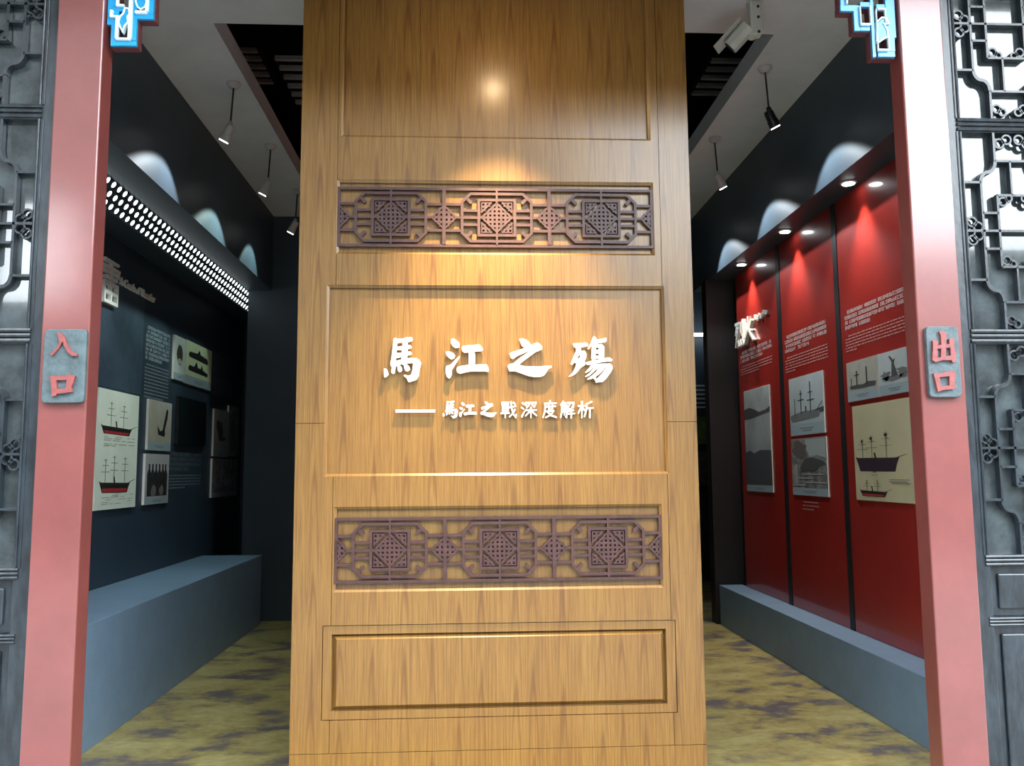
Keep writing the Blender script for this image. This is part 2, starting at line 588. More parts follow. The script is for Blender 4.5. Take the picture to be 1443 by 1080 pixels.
PXL0, PXL1 = -1.650, -1.468
PXR0, PXR1 = 1.838, 2.025
tag(MB().box(PXL0, PXL1, YP, YP + 0.10, 0, 3.599).build('door_post', REDPOST, bevel=0.006), 'red painted door post with the entrance plaque', 'post', 'red doorway posts')
tag(MB().box(PXR0, PXR1, YP, YP + 0.10, 0, 3.599).build('door_post', REDPOST, bevel=0.006), 'red painted door post with the exit plaque', 'post', 'red doorway posts')

G_RU = [[(250,160),(280,155),(320,180),(335,230),(310,270),(270,340),(210,410),(185,430),(170,405),(230,350),(280,280),(265,200)],
        [(310,215),(335,200),(370,300),(400,350),(440,385),(490,410),(490,430),(420,430),(370,380),(330,310)]]
G_KOU = [[(165,665),(240,690),(250,820),(240,895),(190,905),(180,760)],
         [(165,665),(350,660),(395,645),(465,665),(450,710),(240,715)],
         [(380,660),(465,665),(440,740),(415,800),(430,850),(350,860),(350,800),(365,720)],
         [(235,820),(330,815),(420,800),(430,850),(350,865),(240,875)]]
G_CHU = [[(280,145),(330,135),(365,170),(360,300),(360,440),(300,450),(305,300),(300,200)],
         [(200,250),(245,235),(265,260),(260,340),(210,345),(205,290)],
         [(210,310),(300,300),(440,285),(450,325),(330,340),(215,350)],
         [(395,230),(430,215),(455,235),(450,320),(400,330)],
         [(200,390),(245,360),(265,380),(250,470),(230,500),(200,480)],
         [(210,455),(320,445),(430,420),(460,440),(440,480),(320,480),(235,505)],
         [(410,380),(440,350),(475,390),(475,460),(460,510),(430,500),(420,450)],
         [(205,340),(255,335),(255,390),(205,395)], [(405,320),(452,315),(465,380),(415,385)]]
G_KOU2 = [[(215,635),(280,645),(300,780),(305,840),(265,850),(245,760)],
          [(215,635),(340,625),(430,600),(475,625),(470,660),(280,680)],
          [(400,640),(475,625),(460,720),(465,810),(400,800)],
          [(290,785),(400,775),(465,775),(465,815),(300,835)]]

def glyph_px(name, polys, ox, oy, sc, Y, depth, m, parent):
    """raised character whose outline was read off the photograph, cut out on the plane Y"""
    b = MB()
    for k, poly in enumerate(polys):
        pts = [on_y(ox + x / sc, oy + y / sc, Y) for x, y in poly]
        b.prism([(p.x, Y - 0.00012 * k, p.z) for p in pts], (0, depth, 0))
    return b.build(name, m, parent)

def plaque(label, x0, x1, z0, z1, chars):
    t = thing('door_plaque', label, 'plaque', ((x0 + x1) / 2, YP, z0))
    y1, y0 = YP, YP - 0.022
    b = MB()
    b.prism([(x, y0, z) for x, z in arc_rect(x0, x1, z0, z1, 0.018)], (0, y1 - y0 - 0.0005, 0))
    b.build('board', PLAQUE, t, bevel=0.004)
    for polys, ox, oy in chars:
        glyph_px('character', polys, ox, oy, 8.31, y0 - 0.012, 0.013, PLAQ_CH, t)
    return t

pa, pb = on_y(63, 464, YP - .02), on_y(118, 568, YP - .02)
plaque('slate blue plaque reading entrance in red characters', pa.x, pb.x, pb.z, pa.z, [(G_RU, 50, 450), (G_KOU, 50, 450)])
pa, pb = on_y(1304, 460, YP - .02), on_y(1356, 560, YP - .02)
plaque('slate blue plaque reading exit in red characters', pa.x, pb.x, pb.z, pa.z, [(G_CHU, 1290, 450), (G_KOU2, 1290, 450)])

# ------------------------------------------------------------------ carved fretwork brackets
def bracket(label, ox, oy, sc, bars, beads, leaves, Y=YP + 0.02):
    pc = on_y(ox + 50, oy + 20, Y)
    t = thing('fretwork_bracket', label, 'bracket', (pc.x, Y, 3.3))
    def rect(x0, y0, x1, y1):
        a, c = on_y(ox + x0 / sc, oy + y0 / sc, Y), on_y(ox + x1 / sc, oy + y1 / sc, Y)
        return max(min(a.x, c.x), PXL1 + 0.005), min(max(a.x, c.x), PXR0 - 0.005), min(a.z, c.z), max(a.z, c.z)
    for k, q in enumerate(bars):
        x0, x1, z0, z1 = rect(*q)
        if q[1] <= 0:
            z1 = 3.599
        o = MB().box(x0, x1, Y - 0.0003 * k, Y + 0.012, z0, z1).build('bar', BLUEP, t)
        MB().box(x0 - 0.003, x1 + 0.003, Y + 0.0122, Y + 0.05, z0 - 0.003, z1).build('bar_back', OUTRED, o)
    for k, q in enumerate(beads):
        x0, x1, z0, z1 = rect(*q)
        if q[1] <= 0:
            z1 = 3.599
        MB().box(x0, x1, Y - 0.012 - 0.0002 * k, Y - 0.001, z0, z1).build('bead', PALEP, t)
    for pts in leaves:
        P = [on_y(ox + x / sc, oy + y / sc, Y) for x, y in pts]
        o = MB().prism([(p.x, Y - 0.006, p.z) for p in P], (0, 0.025, 0)).build('carved_leaf', BLUEP, t)
        c = sum((Vector((p.x, 0, p.z)) for p in P), Vector()) / len(P)
        b = MB()
        Q = [(c.x + (p.x - c.x) * 1.16, c.z + (p.z - c.z) * 1.16) for p in P]
        b.strip(Q, 0.006, Y - 0.010, Y + 0.01, closed=True)
        b.build('leaf_rim', PALEP, o)
    return t

bracket('cyan blue carved fretwork bracket beside the entrance post', 140, 0, 13.5,
        [(130, -60, 262, 470), (245, 130, 350, 870), (245, 775, 700, 870), (605, -60, 700, 775), (262, 130, 480, 215), (700, 275, 1030, 365), (930, -60, 1030, 275), (262, -60, 350, 130)],
        [(345, -60, 385, 140), (385, 105, 490, 145), (590, -60, 622, 745), (335, 320, 372, 745), (335, 742, 600, 780), (225, 215, 275, 350), (275, 322, 340, 350), (700, 230, 915, 280), (905, -60, 945, 235)],
        [[(500, 200), (560, 210), (575, 300), (540, 340), (550, 430), (490, 500), (462, 590), (420, 500), (395, 430), (420, 340), (470, 290)],
         [(730, -30), (860, -30), (900, 60), (870, 140), (800, 180), (745, 130), (720, 50)]])
bracket('pale lit carved fretwork bracket beside the exit post', 1175, 0, 12.0,
        [(110, -60, 215, 95), (110, 85, 440, 190), (335, 190, 445, 520), (445, 430, 610, 520), (605, -60, 715, 965), (860, -60, 1055, 640), (715, 75, 860, 175), (745, 870, 1035, 965), (915, 640, 1035, 870), (440, 40, 605, 120)],
        [(190, -60, 220, 85), (420, 120, 450, 430), (445, 415, 605, 445), (590, 120, 622, 430), (700, 175, 728, 860), (840, 175, 870, 440), (728, 160, 850, 185), (728, 850, 915, 880), (895, 640, 925, 860)],
        [[(730, 400), (800, 340), (870, 350), (900, 430), (830, 430), (880, 520), (890, 620), (820, 650), (770, 690), (730, 680)]])

# ------------------------------------------------------------------ lattice doors
def lattice_door(n, xi, s, label):
    """door leaf whose inner edge is at xi; s=+1 goes to the right, -1 to the left"""
    SW, PW = 0.075, 0.45
    X = lambda u: xi + s * u
    t = bpy.data.objects.new('door_%d' % n, None)
    C.objects.link(t)
    t.location = (X(SW + PW / 2), YD, 0)
    t.empty_display_size = 0.1
    struct(t, label)
    def bx(u0, u1, y0, y1, z0, z1, name, m=BLACKWOOD, parent=t, bevel=0.003):
        return MB().box(min(X(u0), X(u1)), max(X(u0), X(u1)), y0, y1, z0, z1).build(name, m, parent, bevel=bevel)
    W = 2 * SW + PW
    bx(0, SW, YD, YD + 0.05, 0.0, 3.62, 'stile')
    bx(SW + PW, W, YD, YD + 0.05, 0.0, 3.62, 'stile')
    rails = [(3.56, 3.62), (2.925, 2.985), (2.012, 2.072), (1.105, 1.150), (0.868, 0.905), (0.0, 0.12)]
    for z0, z1 in rails:
        r = bx(SW, SW + PW, YD + 0.002, YD + 0.05, z0, z1, 'rail')
        for k in (0.2, 0.55, 0.88):
            zz = z0 + (z1 - z0) * k
            MB().cyl((X(SW - 0.02), YD - 0.001, zz), (X(SW + PW + 0.02), YD - 0.001, zz), (z1 - z0) * 0.15, n=8).build('bead', BLACKWOOD, r, smooth=True)
    # beading along the stiles
    for z0, z1 in ((2.985, 3.56), (2.072, 2.925), (1.15, 2.012)):
        for u in (SW - 0.008, SW + PW + 0.008):
            MB().cyl((X(u), YD - 0.001, z0), (X(u), YD - 0.001, z1), 0.006, n=8).build('bead', BLACKWOOD, t, smooth=True)
        for u in (SW - 0.024, SW + PW + 0.024):
            MB().cyl((X(u), YD, z0), (X(u), YD, z1), 0.0035, n=8).build('bead', BLACKWOOD, t, smooth=True)
    # solid panels with raised fields
    for z0, z1 in ((0.905, 1.105), (0.12, 0.868)):
        p = bx(SW, SW + PW, YD + 0.022, YD + 0.035, z0, z1, 'panel')
        bx(SW + 0.035, SW + PW - 0.035, YD + 0.010, YD + 0.0225, z0 + 0.03, z1 - 0.03, 'panel_field', BLACKWOOD, p, 0.007)
    # glazed sashes with fret bars
    for z0, z1 in ((2.985, 3.56), (2.072, 2.925), (1.15, 2.012)):
        H = 0.86
        zt = z1 if z1 < 3.5 else z0 + H
        bx(SW, SW + PW, YD + 0.036, YD + 0.042, z0, z1, 'pane', GLASS, t, 0)
        Z = lambda v: zt - v * H
        def bar(pts, w=0.010, nm='fret_bar'):
            pts = [(X(SW + u), Z(v)) for u, v in pts]
            if max(p[1] for p in pts) > z1 + 1e-6:
                pts2 = [(x, min(z, z1)) for x, z in pts]
                if max(p[1] for p in pts2) - min(p[1] for p in pts2) < 1e-4 and abs(pts2[0][1] - z1) < 1e-4:
                    return
                pts = pts2
            MB().strip(pts, w, YD + 0.002, YD + 0.030).build(nm, BLACKWOOD, t)
        for mir in (False, True):
            U = (lambda u: PW - u) if mir else (lambda u: u)
            bar([(U(0.072), 0.255), (U(0.072), 0.745)])
            for v in (0.255, 0.745):
                bar([(U(0), v), (U(0.072), v)])
            bar([(U(0.14), 0.32), (U(0.14), 0.68)])
            for v in (0.41, 0.59):
                bar([(U(0.072), v), (U(0.14), v)])
            bar([(U(0.14), 0.0), (U(0.14), 0.145)])
            bar([(U(0.14), 0.855), (U(0.14), 1.0)])
            # cloud scrolls at the bracket ends
            for sg in (-1, 1):
                pts = []
                for i in range(9):
                    a = i / 8 * math.pi * 0.5
                    pts.append((U(0.072 + 0.034 * (1 - math.cos(a))), 0.5 + sg * (0.245 + 0.052 * math.sin(a))))
                for i in range(1, 9):
                    a = i / 8 * math.pi * 0.5
                    pts.append((U(0.106 + 0.034 * math.sin(a)), 0.5 + sg * (0.297 + 0.055 * (1 - math.cos(a)))))
                if not (zt > z1 and sg < 0):
                    bar(pts, 0.014, 'cloud_scroll')
            # loops of the half rosette on the stile and the corner curls
            for u, v, r in ((0.022, 0.455, 0.020), (0.048, 0.480, 0.020), (0.048, 0.522, 0.020), (0.022, 0.547, 0.020), (0.164, 0.352, 0.018), (0.164, 0.648, 0.018), (0.19, 0.335, 0.014), (0.19, 0.665, 0.014), (0.165, 0.055, 0.020), (0.198, 0.035, 0.020), (0.165, 0.945, 0.018), (0.19, 0.962, 0.016)):
                if Z(v) > z1 - 0.02:
                    continue
                pts = [(X(SW + U(u)) + r * math.cos(2 * math.pi * i / 12), Z(v) + r * math.sin(2 * math.pi * i / 12)) for i in range(12)]
                MB().strip(pts, 0.0075, YD + 0.004, YD + 0.024, closed=True).build('rosette_loop', BLACKWOOD, t)
        bar([(0.14, 0.32), (PW - 0.14, 0.32)])
        bar([(0.14, 0.68), (PW - 0.14, 0.68)])
        bar([(0.14, 0.145), (PW - 0.14, 0.145)])
        bar([(0.14, 0.855), (PW - 0.14, 0.855)])
        bar([(0.0, 0.5), (PW, 0.5)])
        bar([(0.205, 0.145), (0.205, 0.32)], 0.008)
        bar([(0.205, 0.68), (0.205, 0.855)], 0.008)
    return t

lattice_door(1, PXL0 - 0.001, -1, 'black lacquered lattice door beside the entrance post')
lattice_door(2, PXR1 + 0.001, 1, 'black lacquered lattice door beside the exit post')

# ------------------------------------------------------------------ wooden screen
SX0, SX1, ST = -0.822, 1.118, 4.24
scr = thing('wooden_screen', 'tall oak veneered screen with white calligraphy and dark lattice bands', 'screen', ((SX0 + SX1) / 2, YS + 0.1, 0))
TOP = (-0.629, 0.926, 3.162, 4.10)
INA = (-0.643, 0.932, 2.567, 2.943)
MID = (-0.685, 0.973, 1.484, 2.412)
INB = (-0.634, 0.933, 0.943, 1.340)
BOT = (-0.680, 0.985, 0.363, 0.792)
BOTI = (-0.636, 0.937, 0.405, 0.749)
HOLES = [TOP, INA, MID, INB, BOT]
MB().box(SX0 + 0.004, SX1 - 0.004, YS + 0.026, YS + 0.22, 0, ST).build('core', WOOD, scr)
g = 0.0012
XS0, XS1, ZJ, ZK = -0.641, 0.965, 1.737, 0.217
for nm, rc in (('stile_board', (SX0, XS0 - g, ZK + g, ZJ - g)), ('stile_board', (SX0, XS0 - g, ZJ + g, ST)),
               ('stile_board', (XS1 + g, SX1, ZK + g, ZJ - g)), ('stile_board', (XS1 + g, SX1, ZJ + g, ST)),
               ('front_board', (XS0 + g, XS1 - g, ZK + g, MID[2])), ('front_board', (XS0 + g, XS1 - g, MID[3], ST)), ('kick_board', (SX0, SX1, 0.0, ZK - g))):
    b = MB()
    for r in rects_minus(rc, HOLES):
        b.box(r[0], r[1], YS, YS + 0.025, r[2], r[3])
    b.build(nm, WOOD, scr)
def bevel_frame(rc, w, yo, yi):
    """mitred frame: outer edge at depth yo, inner edge at depth yi"""
    x0, x1, z0, z1 = rc
    o = [(x0, z0), (x1, z0), (x1, z1), (x0, z1)]
    i = [(x0 + w, z0 + w), (x1 - w, z0 + w), (x1 - w, z1 - w), (x0 + w, z1 - w)]
    b = MB()
    for k in range(4):
        j = (k + 1) % 4
        P = [(o[k][0], yo, o[k][1]), (o[j][0], yo, o[j][1]), (i[j][0], yi, i[j][1]), (i[k][0], yi, i[k][1])]
        b.flat(P)
        b.flat([(i[k][0], yi, i[k][1]), (i[j][0], yi, i[j][1]), (i[j][0], YS + 0.026, i[j][1]), (i[k][0], YS + 0.026, i[k][1])])
    return b
for rc in (TOP, INA, MID, INB):
    bevel_frame(rc, 0.012, YS + 0.003, YS + 0.012).build('moulding_frame', WOOD, scr)
MB().box(-0.237, 0.90, YS + 0.0225, YS + 0.0255, TOP[2] + 0.01, TOP[3] - 0.01).build('panel_sheet', WOOD, scr)
MB().box(TOP[0] + 0.02, -0.2395, YS + 0.0222, YS + 0.0255, TOP[2] + 0.01, TOP[3] - 0.01).build('panel_sheet', WOOD, scr)
# raised field of the bottom panel
MB().box(BOT[0] + 0.003, BOT[1] - 0.003, YS + 0.004, YS + 0.0255, BOT[2] + 0.003, BOTI[2] - 0.001).build('panel_margin', WOOD, scr)
MB().box(BOT[0] + 0.003, BOT[1] - 0.003, YS + 0.004, YS + 0.0255, BOTI[3] + 0.001, BOT[3] - 0.003).build('panel_margin', WOOD, scr)
MB().box(BOT[0] + 0.003, BOTI[0] - 0.001, YS + 0.004, YS + 0.0255, BOTI[2] - 0.001, BOTI[3] + 0.001).build('panel_margin', WOOD, scr)
MB().box(BOTI[1] + 0.001, BOT[1] - 0.003, YS + 0.004, YS + 0.0255, BOTI[2] - 0.001, BOTI[3] + 0.001).build('panel_margin', WOOD, scr)
b = MB()
x0, x1, z0, z1 = BOTI
w = 0.022
o_ = [(x0 + .003, z0 + .003), (x1 - .003, z0 + .003), (x1 - .003, z1 - .003), (x0 + .003, z1 - .003)]
i_ = [(x0 + w, z0 + w), (x1 - w, z0 + w), (x1 - w, z1 - w), (x0 + w, z1 - w)]
for k in range(4):
    j = (k + 1) % 4
    b.flat([(o_[k][0], YS + 0.0245, o_[k][1]), (o_[j][0], YS + 0.0245, o_[j][1]), (i_[j][0], YS + 0.002, i_[j][1]), (i_[k][0], YS + 0.002, i_[k][1])])
b.flat([(p[0], YS + 0.002, p[1]) for p in i_])
b.build('raised_field', WOOD, scr)

# lattice bands ------------------------------------------------------
BW = 0.0135
def cells_mesh(name, cells, c, y0, y1, hole=0.52):
    b = MB()
    h = c / 2 * hole
    for (i, j) in cells:
        cx, cz, q = i * c, j * c, c / 2
        b.box(cx - q, cx - h, y0, y1, cz - q, cz + q)
        b.box(cx + h, cx + q, y0, y1, cz - q, cz + q)
        b.box(cx - h, cx + h, y0, y1, cz - q, cz - h)
        b.box(cx - h, cx + h, y0, y1, cz + h, cz + q)
    bmesh.ops.recalc_face_normals(b.bm, faces=b.bm.faces)
    me = bpy.data.meshes.new(name)
    b.bm.to_mesh(me)
    b.bm.free()
    me.materials.append(LATT)
    return me
CS = 0.0222
Y0, Y1 = 0.004, 0.020
def add_edge(me, lines, w=0.009):
    """straight edging round a stepped grid of holes"""
    b = MB()
    b.bm.from_mesh(me)
    for pts, closed in lines:
        b.strip(pts, w, Y0 - 0.0006, Y1, closed)
    bmesh.ops.recalc_face_normals(b.bm, faces=b.bm.faces)
    b.bm.to_mesh(me)
    b.bm.free()
    return me
hi6 = [(i + .5, j + .5) for i in range(-3, 3) for j in range(-3, 3)]
CD = 0.0215
DR = 0.0735
ME_DIA = add_edge(cells_mesh('perforated_diamond', [q for q in hi6 if abs(q[0]) + abs(q[1]) <= 3], CD, Y0, Y1, 0.46),
                  [([(-DR, 0), (0, -DR), (DR, 0), (0, DR)], True)])
ME_TRI = {}
SQI = CS * 3.5
for sx in (-1, 1):
    for sz in (-1, 1):
        ME_TRI[(sx, sz)] = add_edge(cells_mesh('perforated_corner', [(sx * (3 - a), sz * (3 - c_)) for a in range(2) for c_ in range(2) if a + c_ < 2], CS, Y0, Y1, 0.46),
                                    [([(sx * (SQI - 0.052), sz * SQI), (sx * SQI, sz * (SQI - 0.052))], False)])
hd = [q for q in hi6 if abs(q[0]) + abs(q[1]) <= 2]
CS2 = 0.0245
LR = 0.060
ME_LINK = add_edge(cells_mesh('perforated_link', hd, CS2, Y0, Y1, 0.46), [([(-LR, 0), (0, -LR), (LR, 0), (0, LR)], True)])
ME_LH = add_edge(cells_mesh('perforated_link_half', [q for q in hd if q[0] > 0], CS2, Y0, Y1, 0.46), [([(0.006, -LR), (LR, 0), (0.006, LR)], False)])
ME_RH = add_edge(cells_mesh('perforated_link_half', [q for q in hd if q[0] < 0], CS2, Y0, Y1, 0.46), [([(-0.006, -LR), (-LR, 0), (-0.006, LR)], False)])

def lattice_band(x0, x1, z0, z1):
    t = bpy.data.objects.new('lattice_band', None)
    C.objects.link(t)
    t.empty_display_size = 0.1
    t.location = Vector(((x0 + x1) / 2, YS + 0.01, z0)) - wpos(scr)
    t.parent = scr
    t['label'] = 'dark purple-brown openwork lattice band'
    cz, hp = (z0 + z1) / 2, (x1 - x0) / 6
    H = z1 - z0
    ya, yb = YS + Y0, YS + Y1
    def bar(pts, w=BW, nm='lattice_bar', dy=0.0, closed=False):
        MB().strip(pts, w, ya + dy, yb, closed).build(nm, LATT, t)
    for z in (z0 + BW / 2, z1 - BW / 2):
        bar([(x0, z), (x1, z)], nm='frame_bar')
    for x in (x0 + BW / 2, x1 - BW / 2):
        bar([(x, z0 + BW), (x, z1 - BW)], nm='frame_bar')
    ow, oh, ch = 0.172, H * 0.40, 0.042
    sq = CS * 3.5 + 0.012
    for k in range(3):
        cx = x0 + hp * (2 * k + 1)
        oc = [(cx - ow, cz - oh + ch), (cx - ow + ch, cz - oh), (cx + ow - ch, cz - oh), (cx + ow, cz - oh + ch), (cx + ow, cz + oh - ch), (cx + ow - ch, cz + oh), (cx - ow + ch, cz + oh), (cx - ow, cz + oh - ch)]
        bar(oc, nm='octagon_ring', dy=-0.001, closed=True)
        bar([(cx - sq, cz - sq), (cx + sq, cz - sq), (cx + sq, cz + sq), (cx - sq, cz + sq)], nm='square_ring', closed=True, dy=-0.0005)
        place('perforated_diamond', ME_DIA, (cx, YS, cz), t)
        for q, me in ME_TRI.items():
            place('perforated_corner', me, (cx, YS, cz), t)
        for sx in (-1, 1):
            for dz in (-0.036, 0, 0.036):
                xe = DR if dz == 0 else sq
                bar([(cx + sx * xe, cz + dz), (cx + sx * ow, cz + dz)], dy=0.002)
            for sz in (-1, 1):
                px_, pz_ = cx + sx * (ow - ch * 0.62), cz + sz * (oh - ch * 0.62)
                d = 0.016
                b = MB()
                b.cyl((px_ - sx * d, ya, pz_ - sz * d), (px_ - sx * d, yb, pz_ - sz * d), 0.010, n=10)
                b.strip([(px_, pz_), (px_ - sx * d, pz_ - sz * d)], 0.016, ya + .0004, yb)
                b.build('corner_scroll', LATT, t)
        bar([(cx, z0 + BW), (cx, cz - DR)], 0.010, dy=-0.002)
        bar([(cx, cz + DR), (cx, z1 - BW)], 0.010, dy=-0.002)
    for k in range(4):
        cx = x0 + hp * 2 * k
        if 0 < k < 3:
            place('perforated_link', ME_LINK, (cx, YS, cz), t)
            bar([(cx, z0 + BW), (cx, z1 - BW)], 0.0175, dy=-0.0025)
        else:
            place('perforated_link', ME_LH if k == 0 else ME_RH, (cx, YS, cz), t)
        for sz in (-1, 1):
            zz = cz + sz * 0.0665
            a, e = max(x0, cx - (hp - ow)), min(x1, cx + (hp - ow))
            bar([(a, zz), (e, zz)], dy=0.0015)
        for sx in (-1, 1):
            a, e = cx + sx * LR, cx + sx * (hp - ow)
            if x0 < a < x1 and x0 < e < x1:
                bar([(a, cz), (e, cz)], 0.012, dy=0.001)
    return t

lattice_band(-0.640, 0.9295, 2.605, 2.907)
lattice_band(-0.631, 0.930, 0.982, 1.288)

# calligraphy --------------------------------------------------------
G_MA = [[(350,110),(400,90),(430,110),(440,140),(420,280),(415,380),(400,520),(400,560),(390,700),(375,810),(340,822),(305,790),(320,690),(290,640),(290,590),(310,510),(330,330),(345,200)],
        [(420,110),(520,110),(620,80),(720,75),(742,110),(735,150),(700,160),(620,180),(530,180),(430,190)],
        [(530,110),(620,110),(640,190),(640,330),(630,480),(620,620),(540,640),(510,600),(515,500),(520,380),(535,250)],
        [(430,270),(530,255),(640,240),(700,240),(725,290),(640,320),(520,340),(420,330)],
        [(415,400),(520,390),(640,372),(700,370),(730,410),(690,435),(630,445),(520,480),(405,500)],
        [(390,560),(510,530),(640,505),(820,500),(880,545),(915,600),(880,750),(870,850),(820,940),(740,970),(660,990),(640,960),(620,910),(555,855),(590,840),(650,860),(710,840),(740,740),(752,600),(640,605),(540,610),(400,670),(350,690),(330,620)],
        [(430,680),(470,650),(510,670),(530,740),(510,775),(465,785),(440,750)],
        [(560,620),(620,625),(670,670),(690,730),(640,770),(595,760),(570,700)],
        [(160,715),(210,720),(240,780),(250,840),(200,890),(160,890)]]
G_JIANG = [[(230,110),(270,100),(330,135),(390,190),(400,280),(320,295),(260,260),(225,200)],
           [(115,370),(200,370),(270,400),(305,450),(290,500),(230,525),(180,490),(130,430)],
           [(395,455),(400,480),(340,580),(280,680),(240,740),(240,830),(215,890),(185,915),(140,880),(115,800),(115,700),(140,655),(200,645),(260,590),(330,515)],
           [(440,290),(470,255),(600,240),(800,225),(840,260),(875,330),(850,355),(700,370),(560,385),(490,390),(450,350)],
           [(580,360),(690,360),(715,430),(705,640),(580,650),(585,500)],
           [(335,720),(360,680),(440,660),(580,640),(720,635),(950,630),(990,710),(985,780),(900,770),(620,770),(500,795),(410,820),(350,790)]]
G_ZHI = [[(385,115),(440,100),(530,130),(590,180),(620,240),(600,330),(500,300),(440,250)],
         [(185,410),(230,380),(360,340),(500,300),(620,240),(740,185),(800,210),(850,270),(850,320),(720,375),(620,335),(500,390),(340,460),(260,520),(220,500)],
         [(620,335),(720,280),(800,345),(720,375),(590,470),(480,550),(370,640),(300,690),(240,640),(300,580),(420,480),(540,400)],
         [(150,650),(190,625),(290,600),(370,635),(480,665),(620,670),(800,670),(930,660),(1045,660),(1040,690),(980,720),(930,800),(890,850),(820,880),(700,885),(580,865),(440,815),(300,765),(190,770),(165,720)]]
G_SHANG = [[(180,205),(300,200),(440,185),(490,215),(480,255),(400,270),(240,295),(195,270)],
           [(250,290),(345,280),(340,350),(290,460),(240,560),(160,640),(130,620),(190,480),(240,360)],
           [(340,360),(410,345),(450,410),(445,500),(415,560),(425,640),(380,670),(340,690),(290,760),(220,830),(130,875),(90,875),(180,790),(230,690),(250,610),(220,590),(240,560),(330,470),(330,400)],
           [(290,330),(360,360),(340,440),(280,450)], [(230,530),(330,510),(330,600),(230,600)],
           [(600,55),(640,80),(670,130),(560,250),(490,325),(480,300),(540,200),(570,120)],
           [(650,130),(760,110),(860,90),(860,150),(840,175),(700,200),(600,215)],
           [(570,230),(640,225),(640,400),(620,530),(580,545),(555,500),(560,350)],
           [(700,220),(770,220),(810,270),(810,400),(805,520),(720,540),(705,400)],
           [(570,225),(770,220),(790,285),(640,285)], [(620,335),(740,330),(740,410),(620,410)], [(620,450),(740,450),(740,500),(620,520)],
           [(445,590),(560,555),(700,530),(880,490),(930,495),(985,540),(960,565),(800,580),(690,600),(560,625),(480,640),(450,620)],
           [(700,620),(930,610),(980,660),(980,720),(940,800),(860,910),(780,985),(640,995),(645,930),(700,890),(780,800),(840,710),(840,690),(720,680)],
           [(560,620),(640,625),(600,680),(520,760),(440,805),(430,790),(510,700)],
           [(640,620),(720,630),(690,690),(600,780),(520,850),(440,885),(430,870),(530,790),(610,690)],
           [(720,640),(830,680),(800,740),(720,820),(640,880),(640,960),(600,910),(480,940),(470,920),(560,860),(660,770)]]
YL = YS + 0.0
for nm, gl, ox in (('character', G_MA, 530), ('character', G_JIANG, 620), ('character', G_ZHI, 705), ('character', G_SHANG, 795)):
    glyph_px(nm, gl, ox, 470, 14.4, YL, 0.018, WHITE_LET, scr)

# stroke-drawn characters on a 0..100 grid
S_ZHAN = [[(8,6),(24,6),(24,18),(8,18),(8,6)],[(30,6),(47,6),(47,18),(30,18),(30,6)],[(10,27),(46,27),(46,56),(10,56),(10,27)],[(10,41),(46,41)],[(28,27),(28,97)],[(0,71),(54,69)],[(52,36),(96,28)],[(66,2),(70,42),(82,78),(97,95),(99,78)],[(92,48),(78,70),(56,92)],[(82,6),(93,17)]]
S_SHEN = [[(8,8),(19,18)],[(2,36),(14,46)],[(4,94),(20,62)],[(30,24),(30,8),(94,8),(88,24)],[(52,18),(36,38)],[(70,18),(85,36)],[(28,54),(97,52)],[(62,36),(62,99)],[(60,56),(28,88)],[(64,56),(98,86)]]
S_DU = [[(52,0),(57,10)],[(16,17),(96,14)],[(20,16),(18,60),(4,97)],[(26,35),(92,32)],[(44,25),(44,50)],[(70,24),(70,50)],[(44,50),(70,49)],[(30,63),(78,60),(60,82),(24,98)],[(38,66),(62,86),(98,97)]]
S_JIE = [[(22,0),(4,22)],[(18,9),(38,9),(32,20)],[(12,22),(44,22),(44,95),(37,90)],[(12,22),(12,60),(3,95)],[(12,42),(44,42)],[(12,60),(44,60)],[(28,22),(28,80)],[(54,8),(92,8),(88,36),(80,32)],[(70,8),(53,40)],[(62,44),(54,60)],[(58,56),(92,54)],[(49,74),(99,72)],[(76,42),(76,99)]]
S_XI = [[(3,29),(47,27)],[(26,2),(26,99)],[(25,30),(3,72)],[(28,36),(45,57)],[(90,4),(58,17)],[(58,16),(56,50),(43,92)],[(58,43),(99,41)],[(78,42),(78,99)]]
S_LEI = [[(14,6),(86,6)],[(8,34),(8,20),(92,20),(88,34)],[(50,6),(50,47)],[(20,31),(40,31)],[(60,31),(80,31)],[(20,43),(40,43)],[(60,43),(80,43)],[(16,55),(84,55),(84,96),(16,96),(16,55)],[(16,75),(84,75)],[(50,55),(50,96)]]
S_JING = [[(18,2),(18,98)],[(8,26),(4,46)],[(28,22),(34,36)],[(64,0),(68,10)],[(42,17),(96,15)],[(50,30),(86,30),(86,50),(50,50),(50,30)],[(68,50),(68,94),(58,88)],[(52,62),(42,84)],[(82,60),(95,82)]]
S_LIE = [[(4,8),(50,8)],[(24,10),(5,50)],[(22,26),(44,26),(10,68)],[(20,38),(30,48)],[(64,10),(64,48)],[(88,2),(88,66),(76,58)],[(12,78),(3,97)],[(34,78),(39,97)],[(58,78),(65,97)],[(82,76),(96,97)]]
S_HUO = [[(20,26),(31,48)],[(84,22),(67,46)],[(50,3),(46,50),(6,97)],[(48,48),(95,97)]]

